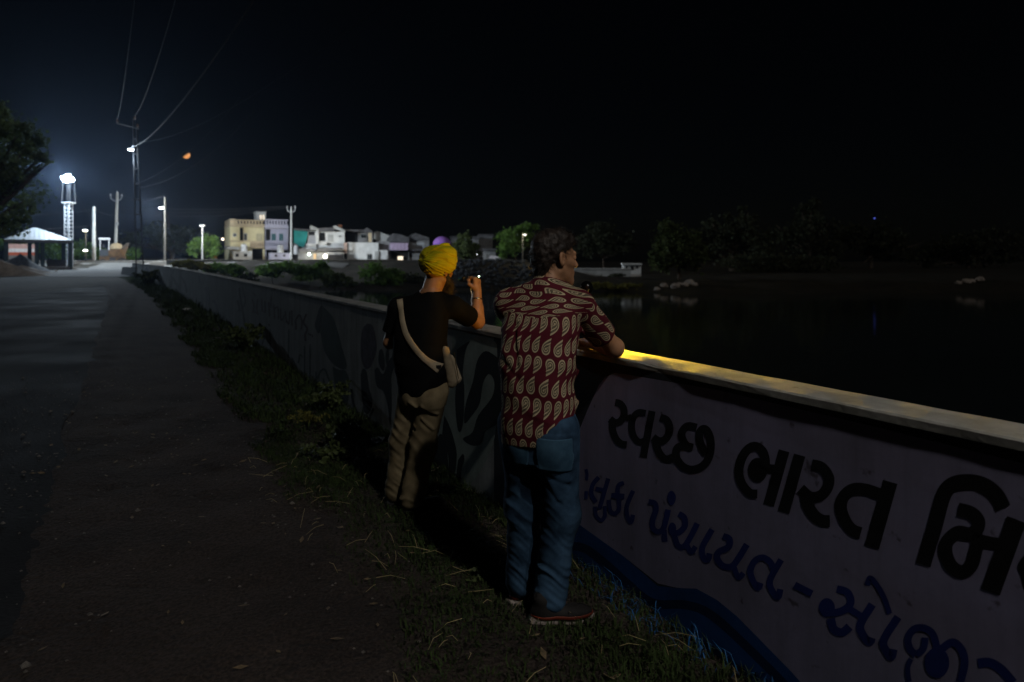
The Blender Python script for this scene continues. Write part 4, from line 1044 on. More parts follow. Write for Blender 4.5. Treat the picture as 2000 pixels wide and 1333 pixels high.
# ------------------------------------------------------------------ lamps, poles and wires
STEELD = mat("dark_steel", (.02, .02, .022), .6, var=.2)
GALV = mat("galvanised_steel", (.42, .44, .46), .5, var=.2, metal=.6)
CONC = mat("pale_concrete_pole", (.36, .36, .34), .9, var=.2, scale=3)
COOL = (.66, .83, 1.0); NEUT = (.92, .97, 1.0); WARM = (1.0, .78, .42)
GLOW_COOL = lamp_mat("floodlight_glow", COOL, 150.0)
GLOW_NEUT = lamp_mat("street_lamp_glow", NEUT, 60.0)
GLOW_SMALL = lamp_mat("small_lamp_glow", (1.0, .95, .8), 30.0)
GLOW_WARM = lamp_mat("lit_window_glow", (1.0, .78, .5), 1.1)
GLOW_BLUE = lamp_mat("blue_beacon_glow", (.05, .1, 1.0), .6)
SHELL = mat("lamp_shell", (.35, .36, .37), .5)

def street_lamp_head(parent, c, d, sc=1.0, glow=GLOW_NEUT):
    """shell with a glowing underside panel; d is the direction the arm reaches"""
    d = nrm((d[0], d[1], 0)); r = np.array([d[1], -d[0], 0]); c = np.array(c, float)
    V = []
    for z, w, l in ((0, .11, .32), (.07, .09, .28), (.11, .03, .12)):
        for a, b in ((-1, -1), (1, -1), (1, 1), (-1, 1)): V.append(c + d * l * a * sc + r * w * b * sc + np.array([0, 0, z * sc]))
    Fc = [(3, 2, 1, 0)] + [(4 * i + k, 4 * i + (k + 1) % 4, 4 * i + 4 + (k + 1) % 4, 4 * i + 4 + k) for i in range(2) for k in range(4)] + [(8, 9, 10, 11)]
    h = mesh_obj("lamp_head", V, Fc, SHELL, parent)
    # the glass bowl below the shell
    V = []; n, k = 12, 4
    for i in range(k + 1):
        th = math.pi / 2 * i / k
        for j in range(n):
            a = 2 * math.pi * j / n; V.append(c + d * .26 * sc * math.cos(th) * math.cos(a) + r * .10 * sc * math.cos(th) * math.sin(a) - np.array([0, 0, .012 + .11 * sc * math.sin(th)]))
    Fc = [(i * n + j, (i + 1) * n + j, (i + 1) * n + (j + 1) % n, i * n + (j + 1) % n) for i in range(k) for j in range(n)] + [tuple(range(n))]
    put(mesh_obj("lamp_bowl", V, Fc, glow, None, True), h)
    return h

# lattice mast with floodlights
tb = aty(134, 523, 66); mast = empty("floodlight_mast", (tb[0], tb[1], 0), "tall lattice mast with glaring white floodlights behind the pavilion", "light mast")
TX, TY = tb[0], tb[1]; tz = aty(134, 373, 66)[2]
for sx in (-1, 1):
    for sy in (-1, 1): MB().tube([(TX + sx * .34, TY + sy * .34, 0), (TX + sx * .30, TY + sy * .30, tz - 1.6)], .05, 6).build("mast_leg", GALV, mast)
nr = 17
for i in range(nr):
    z = .6 + i * (tz - 2.4) / (nr - 1); b = MB(); h = .335 - .03 * i / nr
    for a, c in (((-h, -h), (h, -h)), ((h, -h), (h, h)), ((h, h), (-h, h)), ((-h, h), (-h, -h))): b.tube([(TX + a[0], TY + a[1], z), (TX + c[0], TY + c[1], z)], .045, 5)
    b.tube([(TX - h, TY - h - .02, z), (TX + h, TY - h - .02, z + .38)], .025, 5)
    b.build("rung", GALV, mast)
b = MB(); b.box((TX, TY, tz - 1.55), 1.1, 1.1, .10); b.build("platform", GALV, mast)
for sx in (-1, 1):
    for sy in (-1, 1): MB().tube([(TX + sx * .5, TY + sy * .5, tz - 1.5), (TX + sx * .44, TY + sy * .44, tz + 1.2)], .03, 6).build("cage_post", STEELD, mast)
lz = aty(134, 350, 66)[2]
FL = []
for dx, dz, ang in ((-.45, .1, -.5), (.1, .32, .0), (.5, -.05, .6), (-.1, -.25, .15), (.75, -.2, 1.1)):
    d = np.array([math.sin(ang + .7), -math.cos(ang + .7), -.35]); d = nrm(d); r = nrm(np.cross(d, (0, 0, 1))); u = np.cross(r, d); c = np.array([TX + dx, TY - .3, lz + dz])
    P8 = [c + r * a * .28 + u * b_ * .22 - d * e for e in (.18, 0) for a, b_ in ((-1, -1), (1, -1), (1, 1), (-1, 1))]
    fl = mesh_obj("floodlight", P8, [(0, 1, 2, 3), (0, 4, 5, 1), (1, 5, 6, 2), (2, 6, 7, 3), (3, 7, 4, 0), (4, 7, 6, 5)], SHELL, mast)
    P4 = [c + d * .01 + r * a * .25 + u * b_ * .19 for a, b_ in ((-1, -1), (1, -1), (1, 1), (-1, 1))]
    put(mesh_obj("floodlight_glass", P4, [(0, 1, 2, 3)], GLOW_COOL, None), fl); FL.append(c)
add_light("floodlight_beam", 'POINT', (TX + .9, TY - 3.0, lz), 18000, COOL, mast, .5)
sp_ = add_light('floodlight_beam', 'SPOT', (TX + 1.2, TY - .8, lz), 70000, (.80, .90, 1.0), mast, .4, spot_size=math.radians(84), spot_blend=.6)
sp_.rotation_euler = Vector((aty(640, 500, 78) - np.array([TX, TY, lz]))).to_track_quat('-Z', 'Y').to_euler()

# lattice pole at the far end of the wall
pb = atz(274, 547); PX, PY = pb[0], pb[1]; pole = empty("lattice_pole", (PX, PY, 0), "black lattice pole with street lamp at the far end of the river wall", "utility pole")
RX = nrm((1, .55, 0))[:2]; ptop = at_y(264, 232, PY)[2]
lean = at_y(263, 232, PY)[0] - PX
def pole_at(z, off): t = z / ptop; sp = .235 - .15 * t; return (PX + lean * t + RX[0] * sp * off, PY + RX[1] * sp * off, z)
for off in (-1, 1): MB().tube([pole_at(-.2, off), pole_at(ptop * (1.0 if off < 0 else .97), off)], .045, 6).build("chord", STEELD, pole)
z = .35
while z < ptop - .6:
    b = MB(); b.tube([pole_at(z, -1), pole_at(z, 1)], .05, 6); b.build("batten", STEELD, pole); z += 1.05
b = MB(); ca = np.array(pole_at(ptop - .5, 0)); b.tube([ca + (-1.15, -.2, .15), ca + (.25, .05, -.2)], .05, 6); b.build("cross_arm", STEELD, pole)
for q in ((-1.1, -.2, .2), (.0, 0, .45), (.2, 0, -.1)): MB().tube([ca + q, ca + np.array(q) + (0, 0, .22)], [.06, .04], 8).build("insulator", mat("brown_porcelain", (.10, .05, .03), .3), pole)
lp = at_y(256, 292, PY); b = MB(); b.tube([pole_at(lp[2] + .2, -1), tuple(lp + (.05, 0, .15))], .03, 6); b.build("lamp_arm", GALV, pole)
street_lamp_head(pole, lp, (-.9, -.4), .75)
add_light("street_light", 'POINT', lp - (.3, .5, .8), 800, COOL, pole, .15)

# roadside lamp post behind the viewer: its light falls on the people, verge and wall
kb = np.array(wall_pt(-5.0, -.25, 0)); KEY = np.array(wall_pt(-4.9, -.82, 6.2))
kp = empty("lamp_post", kb, "short street lamp post beside the wall behind the viewer", "lamp post")
MB().tube([kb - (0, 0, .2), kb + (0, 0, 6.1)], [.06, .045], 10).build("shaft", GALV, kp)
MB().tube(catmull([kb + (0, 0, 6.05), kb * .6 + KEY * .4 + (0, 0, 6.45 - KEY[2] * .4), KEY + (0, 0, .1)], 4), .03, 8).build("lamp_arm", GALV, kp)
street_lamp_head(kp, KEY, (KEY - kb)[:2], .6)
add_light("street_light", 'POINT', KEY - (0, 0, .3), 480, (1.0, .945, .86), kp, .10)

def plain_pole(name, label, px, top, base, Y, r, m, lean_px=0, cross=None):
    B = aty(px, base, Y); g = float(height(B[0], B[1])); T = aty(px + lean_px, top, Y)
    e = empty(name, (B[0], B[1], g), label, "utility pole" if "lamp" not in name else "lamp post")
    MB().tube([(B[0], B[1], g - .2), T], [r, r * .72], 10).build("shaft", m, e)
    return e, T, np.array([B[0], B[1], g])
e, T183, _ = plain_pole("concrete_pole", "white concrete pole standing left of the site vehicle", 183.5, 404, 516, 72, .24, CONC)
e, T227, B227 = plain_pole("concrete_pole", "concrete pole with bracket cross-arm rising behind the site vehicle", 225, 378, 520, 84, .26, CONC, 4)
b = MB(); b.tube(catmull([T227 + (-.95, -.25, -.45), T227 + (-.85, -.25, -.9), T227 + (-.1, -.25, -1.3), T227 + (.75, -.25, -.95), T227 + (.9, -.25, -.5)], 4), .06, 6); b.build("cross_arm", GALV, e)
for q in ((-.95, -.25, -.4), (.9, -.25, -.45), (0, 0, .05)): MB().tube([T227 + q, T227 + np.array(q) + (0, 0, .3)], [.1, .06], 8).build("insulator", mat("white_porcelain", (.6, .6, .58), .3), e)
b = MB(); b.box(T227 + (.15, -.25, -5.0), .35, .2, .5); b.build("junction_box", GALV, e)
e, T320, _ = plain_pole("lamp_pole", "dull pole with small bright lamp left of the far houses", 322, 386, 512, 78, .16, mat("dull_pole", (.075, .07, .06), .8))
l320 = aty(315, 406, 77.6); MB().tube([aty(322, 402, 78), l320 + (.1, 0, .15)], .035, 6).build("lamp_arm", GALV, e); street_lamp_head(e, l320, (-1, -.3), 1.2)
add_light("street_light", 'POINT', l320 - (.3, 3.2, .5), 6500, NEUT, e, .2)
e, T570, B570 = plain_pole("concrete_pole", "pole with forked insulator bracket beside the lavender house", 569, 408, 509, 88, .2, CONC)
b = MB(); b.tube(catmull([T570 + (-.7, 0, .15), T570 + (-.55, 0, -.4), T570 + (0, 0, -.65), T570 + (.55, 0, -.4), T570 + (.65, 0, .2)], 4), .06, 6); b.build("cross_arm", GALV, e)
for q in ((-.7, 0, .15), (.65, 0, .2), (0, 0, 0)): MB().tube([T570 + q, T570 + np.array(q) + (0, 0, .3)], [.11, .07], 8).build("insulator", mat("white_porcelain", (.6, .6, .58), .3), e)
e, T395, _ = plain_pole("lamp_post", "thin white lamp post with flat top beside a green tree", 395, 442, 509, 82, .12, mat("white_painted_steel", (.3, .31, .32), .5))
b = MB(); b.box(T395 + (0, 0, .1), .75, .5, .14); b.build("lamp_head", SHELL, e); b = MB(); b.box(T395 + (0, 0, .015), .6, .36, .02); b.build("lamp_panel", lamp_mat("panel_glow", NEUT, 3.0), e)
add_light("street_light", 'POINT', T395 + (1.5, -3.0, -.3), 2400, (1, .95, .85), e, .2)
e, T167, _ = plain_pole("lamp_post", "small lamp post with two lit lamps between pavilion and white pole", 167.5, 455, 516, 70, .09, mat("dull_pole", (.075, .07, .06), .8))
for py in (450, 489): c = aty(166.5, py, 69.6); street_lamp_head(e, c, (-1, -.4), 1.0, GLOW_SMALL)
add_light("post_light", 'POINT', aty(166.5, 450, 69) - (0, 0, .5), 250, (1, .93, .8), e, .2)
e, T1020, _ = plain_pole("lamp_post", "slim street lamp post standing among the green trees across the river", 1021, 456, 518, 68, .07, mat("dull_pole", (.075, .07, .06), .8))
street_lamp_head(e, aty(1025, 459, 68), (1, -.2), .8, lamp_mat("dim_lamp_glow", (1, .9, .7), .5))
add_light("street_light", 'POINT', aty(1025, 461, 67.3), 260, (1, .92, .7), e, .2)

CABLE = mat("cable_sheath", (.03, .03, .033), .6, spec=.15)
def wire(label, a, b_, sag, r=.012, n=22):
    a, b_ = np.array(a, float), np.array(b_, float); P = []
    for i in range(n + 1):
        t = i / n; p = a + (b_ - a) * t; p[2] -= 4 * sag * t * (1 - t); P.append(p)
    o = MB().tube(P, r, 5).build("overhead_wire", CABLE, None, True)
    return tag(o, label, "wire", "overhead wires")
A0, A1, A2 = ca + (-1.1, -.2, .42), ca + (.0, 0, .67), ca + (.2, 0, .12)
E0 = np.array(wall_pt(-7.9, -.45, 9.6))
wire("thin wire climbing from the left end of the lattice pole cross-arm out of the picture", A0, E0 + (-.9, 0, .6), 1.7, .007)
wire("thin wire climbing from the tip of the lattice pole out of the picture", A1, E0 + (.3, 0, .7), 1.7, .007)
wire("thick twisted cable climbing from the lattice pole lamp out of the picture", at_y(262, 287, PY), E0 + (2.2, .8, -.6), 1.5, .018)
wire("faint wire branching right above the thick twisted cable", pole_at(lp[2] + .5, 1), E0 + (6, 2, -.3), 2.0, .006)
wire("slack wire sweeping right just below the moon", pole_at(at_y(268, 367, PY)[2], 1), aty(500, 215, 30), .9, .016)
wire("fainter wire sweeping right from the middle of the lattice pole", pole_at(at_y(268, 357, PY)[2], 1), aty(470, 190, 30), .7, .010)
for k, (q, w) in enumerate((((.9, -.25, -.2), (.0, 0, .6)), ((-.95, -.25, -.1), (-.5, 0, .3)))):
    wire(("upper" if k == 0 else "lower") + " slack wire from the bracketed concrete pole to the dull lamp pole", T227 + q, T320 + np.array(w) * (1, 1, .6), .9, .02)
for k, py in enumerate((405, 411, 416)):
    wire(("topmost", "middle", "lowest")[k] + " of three long wires running to the forked bracket pole", aty(229, py - 1, 84), T570 + ((-.7, .65, 0)[k], 0, (.45, .5, .3)[k]), (.5, .8, 1.1)[k], .022, 30)
wire("wire from the white concrete pole to the bracketed pole", T183 - (0, 0, .3), aty(227, 421, 84), .3, .02)
wire("wire running left from the white concrete pole above the pavilion", T183 - (0, 0, .4), aty(-60, 416, 66), .5, .02)
wire("pale rope-like wire just above the pavilion roof", aty(178, 441, 72), aty(-40, 452, 60), .15, .025)
wire("stay wire slanting down from the floodlight mast", (TX + .4, TY, lz - .8), aty(183, 428, 72), .5, .012)
wire("wire drooping from the dull lamp pole back to the bracketed pole", aty(322, 412, 78), aty(228, 420, 84), 1.2, .016)

# ------------------------------------------------------------------ pavilion
class Fac:
    def __init__(s, px, py, Y, psi):
        s.B = aty(px, py, Y); s.n = np.array([math.sin(psi), -math.cos(psi), 0]); s.u = np.array([math.cos(psi), math.sin(psi), 0])
    def pt(s, px, py, front=0.0):
        r = ray(px, py); o = np.array([0, 0, H]); t = ((s.B + s.n * front - o) @ s.n) / (r @ s.n); return o + r * t
    def ext(s, x0, y0, x1, y1, front=0.0):
        xm, ym = (x0 + x1) / 2, (y0 + y1) / 2
        return (s.pt(x0, ym, front) - s.B) @ s.u, (s.pt(x1, ym, front) - s.B) @ s.u, s.pt(xm, y1, front)[2], s.pt(xm, y0, front)[2]
    def addbox(s, mb, x0, y0, x1, y1, front=0.0, depth=.2):
        u0, u1, z0, z1 = s.ext(x0, y0, x1, y1, front); P = []
        for z in (z0, z1):
            for u, w in ((u0, front), (u1, front), (u1, front - depth), (u0, front - depth)):
                p = s.B + s.u * u + s.n * w; P.append((p[0], p[1], z))
        return mb.add(P, [(0, 3, 2, 1), (4, 5, 6, 7), (0, 1, 5, 4), (1, 2, 6, 5), (2, 3, 7, 6), (3, 0, 4, 7)])
    def box(s, name, m, x0, y0, x1, y1, parent, front=0.0, depth=.2):
        o = s.addbox(MB(), x0, y0, x1, y1, front, depth).build(name, m, None)
        if parent: put(o, parent)
        return o
    def slab(s, name, m, pts, parent, front=0.0, depth=.3):
        """a prism from a polygon in the facade plane"""
        A = [s.pt(x, y, front) for x, y in pts]; Bk = [a - s.n * depth for a in A]; n = len(A)
        o = mesh_obj(name, A + Bk, [tuple(range(n - 1, -1, -1)), tuple(range(n, 2 * n))] + [(i, (i + 1) % n, n + (i + 1) % n, n + i) for i in range(n)], m, None)
        if parent: put(o, parent)
        return o
    def base(s, px, py): p = s.pt(px, py); return (p[0], p[1], 1.0)

fp = Fac(74, 520, 58, .637)
def LP(f, u, w, z): p = f.B + f.u * u - f.n * w; return np.array([p[0], p[1], z])
def FU(f, px, w=0.0): return (f.pt(px, 490, -w) - f.B) @ f.u
pav = empty("pavilion", LP(fp, 0, 2.5, 0), "open pavilion with pale hipped roof on dark posts", "pavilion")
ROOF = mat("pale_metal_roof", (.13, .14, .147), .6, var=.12, scale=2)
x0, x1, ze, zt = FU(fp, 8), FU(fp, 143), fp.pt(74, 468.5)[2], fp.pt(74, 445.5, -4)[2]
xa, DP = FU(fp, 68, 4), 8.0
V = [LP(fp, x0, 0, ze), LP(fp, x1, 0, ze), LP(fp, x1, DP, ze), LP(fp, x0, DP, ze), LP(fp, xa - .2, 4, zt), LP(fp, xa + .2, 4, zt)]
rf = mesh_obj("roof", V, [(0, 1, 5, 4), (1, 2, 5), (2, 3, 4, 5), (3, 0, 4)], ROOF, pav)
b = MB()
for (u0, w0, u1, w1) in ((x0, .05, x1, .05), (x1 - .06, .1, x1 - .06, DP - .1), (x1, DP - .05, x0, DP - .05), (x0 + .06, DP - .1, x0 + .06, .1)):
    a_, c_ = LP(fp, u0, w0, ze - .14), LP(fp, u1, w1, ze - .14); d_ = c_ - a_; b.box((a_ + c_) / 2, np.linalg.norm(d_), .1, .25, math.atan2(d_[1], d_[0]))
put(b.build("fascia", mat("fascia_board", (.15, .14, .13), .8), None), rf)
for k in range(1, 14):
    u = x0 + (x1 - x0) * k / 14; tt = max(.05, min(1, (x1 - u) / (x1 - xa) if u > xa else (u - x0) / (xa - x0)))
    put(MB().tube([LP(fp, u, .02, ze + .03), LP(fp, u, 4 * tt, ze + (zt - ze) * tt + .03)], .022, 4).build("roof_rib", ROOF, None), rf)
POST = mat("dark_green_post", (.018, .035, .033), .6)
for px, w in ((12, .5), (58, 5.5), (72, .5), (83, .7), (124, 5.4), (137, .5)):
    p = LP(fp, FU(fp, px, w), w, (ze - .28) / 2); b = MB(); b.box(p, .42, .42, ze - .30, .637); b.build("post", POST, pav)
b = MB(); b.box(LP(fp, (x0 + x1) / 2, 3, .22), x1 - x0 - .6, 5.6, .44, .637); b.build("plinth", mat("plinth_concrete", (.16, .15, .14), .9, var=.3), pav)
b = MB(); b.box(LP(fp, FU(fp, 110, 3.5), 3.5, .85), 1.9, .5, .8, .637); tag(b.build("stone_bench", mat("bench_brown", (.07, .055, .045), .9)), "low brown block seat under the pavilion roof", "bench")
# striped wall behind the pavilion
fs = Fac(44, 520, 84, .65); sw = empty("striped_wall", (fs.B[0], fs.B[1], 0), "pink, white and red banded wall seen under the pavilion roof", "wall")
for nm, a, c, col in (("pink_band", 477, 486, (.62, .38, .33)), ("white_band", 486, 493, (.75, .72, .70)), ("red_band", 493, 499, (.45, .10, .05))): fs.box(nm, mat(nm, col, .8), 14, a, 70, c, sw, .03 if nm[0] == "w" else 0, .2)
fs.box("footing", mat("plinth_concrete", (.16, .15, .14), .9), 14.2, 499, 69.8, 524, sw, .02, .22)
# pale low kerb wall at the far edge of the yard
fk = Fac(200, 520, 92, .57)
o = fk.box("kerb_wall", mat("whitewashed_kerb", (.6, .58, .5), .9, col2=(.3, .3, .26), scale=1.2), 138, 512.5, 266, 520.5, None, 0, .3); tag(o, "low whitewashed kerb wall at the far side of the yard", "wall")

# ------------------------------------------------------------------ self-loading site vehicle
fv = Fac(222, 522, 80, .557)
veh = empty("site_vehicle", (fv.B[0], fv.B[1], 0), "brown site vehicle with dark open cab and pale rounded load in the yard", "construction vehicle")
YELV = mat("worn_yellow_paint", (.10, .05, .014), .7, col2=(.045, .026, .010), scale=2)
TYRE = mat("tyre_rubber", (.012, .012, .012), .9); CABW = mat("cab_white", (.6, .62, .64), .5)
fv.box("chassis", YELV, 194, 500, 246, 509, veh, .6, 1.5)
cabm = fv.box("cab", mat("cab_dark", (.03, .035, .04), .6), 194.5, 488, 212, 500.5, veh, .65, 1.5)
for px in (195.5, 212.5):
    for w in (.6, -.7): put(MB().tube([fv.pt(px, 489, w), fv.pt(px, 467, w)], .07, 6).build("cab_pillar", CABW, None), cabm)
put(fv.box("cab_roof", CABW, 192, 465, 215.5, 468.5, None, .9, 1.9), cabm)
s_ = fv.pt(203, 488, 0); put(MB().box(s_ + (0, 0, .25), .5, .5, .12).box(s_ + (-.2, .1, .55), .12, .5, .6).build("driver_seat", STEELD, None), cabm)
fv.slab("body_tub", YELV, [(212, 501), (212, 489), (221, 484.5), (239, 485), (250, 475), (251.5, 477), (247, 492), (243, 501)], veh, .75, 1.7)
fv.slab("tub_rim", mat("rim_dark", (.05, .04, .03), .8), [(237, 485), (250, 474), (253, 476), (250, 481), (239, 488)], veh, .85, .1)
fv.box("fuel_tank", STEELD, 214, 503, 226, 511, veh, .9, .4)
V = []; c0 = fv.pt(227, 484, .25)
for i in range(5):
    th = math.pi / 2 * i / 4
    for j in range(14): a = 2 * math.pi * j / 14; V.append(c0 + fv.u * 1.0 * math.cos(th) * math.cos(a) + fv.n * .7 * math.cos(th) * math.sin(a) + np.array([0, 0, .95 * math.sin(th) - .2]))
mesh_obj("pale_cover", V, [(i * 14 + j, i * 14 + (j + 1) % 14, (i + 1) * 14 + (j + 1) % 14, (i + 1) * 14 + j) for i in range(4) for j in range(14)], mat("dusty_canvas_cover", (.30, .24, .15), .9, var=.35), veh, True)
for px, r, w in ((200, .62, .85), (200, .62, -.85), (238, .72, .85), (238, .72, -.85), (247, .6, .5)):
    c = fv.pt(px, 512, w); c[2] = r; w_ = MB().tube([c - fv.n * .2, c - fv.n * .19, c + fv.n * .19, c + fv.n * .2], [r * .8, r, r, r * .8], 18).build("wheel", TYRE, veh)
    put(MB().tube([c - fv.n * .23, c + fv.n * .23], r * .45, 10).build("rim", mat("rim_grey", (.3, .3, .28), .6), None), w_)

# ------------------------------------------------------------------ the town across the river
GLASSD = mat("dark_window", (.015, .02, .022), .2, spec=.5)
TEAL = mat("teal_shutter", (.03, .13, .14), .6)
CREAM = mat("cream_plaster", (.68, .61, .38), .9, var=.1, scale=1)
CREAMP = mat("cream_parapet", (.55, .45, .30), .9, var=.15, scale=1)
LAV = mat("lavender_plaster", (.50, .50, .62), .9, var=.1, scale=1)
WHT = mat("white_plaster", (.62, .63, .62), .9, var=.15, scale=1)
GRY = mat("grey_plaster", (.36, .37, .36), .9, var=.2, scale=.8)
GRY2 = mat("dim_plaster", (.20, .20, .20), .9, var=.3, scale=.8)
DARK = mat("dark_opening", (.012, .012, .013), .9)
ROOFD = mat("dark_tin_roof", (.09, .09, .095), .8, var=.3, scale=1)
def window(f, par, x0, y0, x1, y1, m=GLASSD, front=.06, frame=WHT):
    w = f.box("window", frame, x0, y0, x1, y1, par, front, .14)
    xm = (x0 + x1) / 2; g = .8
    for a, c in ((x0 + g, xm - g / 3), (xm + g / 3, x1 - g)): put(f.box("pane", m, a, y0 + g, c, y1 - g, None, front + .02, .05), w)
def door(f, par, x0, y0, x1, y1, m, front=.06):
    d_ = f.box("door", m, x0, y0, x1, y1, par, front, .1); put(f.box("door_panel", m, x0 + .8, y0 + .8, x1 - .8, y1 - .4, None, front + .03, .05), d_)
def balustrade(f, par, x0, y0, x1, y1, n, m, front, name="baluster"):
    h = (y1 - y0)
    f.box("parapet_rail", m, x0, y0, x1, y0 + h * .2, par, front, .25); f.box("parapet_foot", m, x0, y1 - h * .25, x1, y1, par, front, .25)
    for k in range(n):
        a = x0 + (x1 - x0) * k / n; f.box(name, m, a, y0 + h * .2, a + (x1 - x0) / n * .55, y1 - h * .25, par, front - .02, .18)

f1 = Fac(500, 507, 95, math.radians(30))
h1 = empty("yellow_house", f1.base(480, 507), "two-storey cream yellow house with baluster parapet and roof stair turret", "house")
f1.box("wall", CREAM, 449.5, 440, 516, 511, h1, 0, 9.0)
f1.box("pier", CREAMP, 449.6, 428, 461, 441, h1, .02, 9.0)
f1.box("roof_slab", CREAMP, 449, 440, 517, 443.5, h1, .55, 9.4)
balustrade(f1, h1, 461, 430, 516, 440, 9, CREAMP, .1)
f1.box("bay", CREAM, 449.6, 444, 467, 470, h1, .9, .9)
f1.box("recess", DARK, 468, 445, 475, 470, h1, .05, .04)
f1.box("column", CREAM, 466.4, 443.4, 468.4, 471, h1, 1.0, .2)
window(f1, h1, 455, 456, 462, 463, GLASSD, .95)
door(f1, h1, 501, 457, 512, 472, mat("cream_door", (.5, .45, .3), .7))
window(f1, h1, 476, 456, 483, 470, GLASSD, .06)
f1.box("balcony_slab", CREAMP, 450, 471, 516, 473, h1, 1.15, 1.15)
f1.box("balcony_front", CREAM, 450, 473, 488, 483, h1, 1.1, .15)
f1.box("balcony_front", CREAMP, 488.4, 473, 516, 485, h1, 1.1, .15)
for k in range(9): f1.box("balcony_bar", mat("rust_bar", (.2, .15, .12), .7), 489.5 + k * 3, 475, 490.3 + k * 3, 483, h1, 1.16, .06)
f1.box("porch_opening", DARK, 493, 487, 513, 507, h1, .08, .06)
f1.box("porch_pillar", CREAM, 513.5, 487, 517, 508, h1, 1.0, .3)
f1.slab("awning", mat("pale_tin_awning", (.6, .64, .68), .6), [(441, 481), (468, 483), (467, 488.5), (440, 487)], h1, 2.6, 1.6)
tu = f1.box("stair_turret", WHT, 501, 415, 519, 430, h1, -3, 3.0)
put(f1.box("turret_cap", WHT, 500, 413.6, 520, 415.8, None, -2.8, 3.4), tu)
for a in (508, 513.5): put(f1.box("turret_slit", GLOW_WARM, a, 420.5, a + 2.4, 431 - 2, None, -2.95, .08), tu)
h2 = empty("lavender_house", f1.base(540, 507), "two-storey lavender house with two teal shuttered windows and balcony", "house")
f1.box("wall", LAV, 518, 444, 563, 511, h2, -.05, 9.0)
f1.box("roof_slab", LAV, 517.6, 442, 564, 446, h2, 1.0, 9.6)
balustrade(f1, h2, 518, 429, 563, 442, 8, LAV, .9)
f1.box("recess", DARK, 519, 448, 528, 470, h2, 0, .04)
for a in (530, 544.5): window(f1, h2, a, 456, a + 9, 471, TEAL, .02, LAV)
f1.box("balcony_slab", LAV, 518, 485, 563, 488, h2, 1.1, 1.1)
balustrade(f1, h2, 518, 471, 563, 485, 10, LAV, 1.1)
f1.box("ground_opening", DARK, 520, 489, 562, 508, h2, .0, .04)
f1.box("column", LAV, 560.5, 446, 563, 471, h2, .95, .2)
# low garden structures with water tanks in front of the two houses
TANK = mat("white_tank_plastic", (.72, .74, .76), .5, var=.06)
def tank(px, y0, y1, r, label, fr=3.2):
    c = f1.pt(px, y1, fr); t = f1.pt(px, y0, fr); e = empty("water_tank", c, label, "water tank", "rooftop water tanks")
    hh = t[2] - c[2]; z0 = c[2]
    MB().tube([(c[0], c[1], z0), (c[0], c[1], z0 + hh * .8), (c[0], c[1], z0 + hh * .93), (c[0], c[1], z0 + hh)], [r, r, r * .75, r * .3], 16).build("tank_body", TANK, e, False)
    for k in (.25, .5, .72): MB().tube([(c[0], c[1], z0 + hh * (k - .015)), (c[0], c[1], z0 + hh * (k + .015))], r * 1.03, 16).build("tank_rib", TANK, e)
    MB().tube([(c[0], c[1], z0 + hh * .99), (c[0], c[1], z0 + hh * 1.06)], r * .28, 10).build("lid", mat("black_plastic", (.012, .012, .012), .4), e)
w1 = empty("washroom_block", f1.base(475, 507), "low white washroom block with two dark openings before the cream house", "shed")
f1.box("wall", WHT, 456, 492.5, 492, 510, w1, 3.6, 2.0)
f1.box("roof_slab", WHT, 455, 491, 493, 493, w1, 3.8, 2.4)
for a in (460, 476.5): f1.box("opening", DARK, a, 496, a + 6.5, 502, w1, 3.63, .06)
w2 = empty("washroom_block", f1.base(547, 507), "low lavender washroom block with two round holes before the lavender house", "shed")
f1.box("wall", LAV, 528, 494.5, 567, 511, w2, 3.6, 2.0)
for a in (539, 555):
    c = f1.pt(a, 499.5, 3.62); V = [c + f1.u * .22 * math.cos(t) + np.array([0, 0, .22 * math.sin(t)]) for t in np.linspace(0, 6.28, 15)[:-1]]
    V2 = [v + f1.n * .04 for v in V]; mesh_obj("round_hole", V + V2, [tuple(range(14, 28))] + [(i, (i + 1) % 14, 14 + (i + 1) % 14, 14 + i) for i in range(14)], DARK, w2)
tank(476.5, 477, 491, .55, "white water tank on the washroom block before the cream house")
tank(547.5, 478.5, 494, .55, "white water tank on the lavender washroom block")
tank(578, 479, 497, .42, "slim white water tank just right of the forked bracket pole", 3.0)
b = empty("sign_board", f1.base(418, 507), "small orange and white board left of the cream house", "sign")
f1.box("white_panel", lamp_mat("lit_white_panel", (.9, .95, 1.0), .45), 413, 489, 423, 499.4, b, 1.5, .1); f1.box("orange_panel", mat("orange_panel", (.75, .25, .05), .7), 413, 499.6, 424, 505, b, 1.5, .1); f1.box("white_foot", WHT, 413, 505.2, 424, 508, b, 1.5, .1)

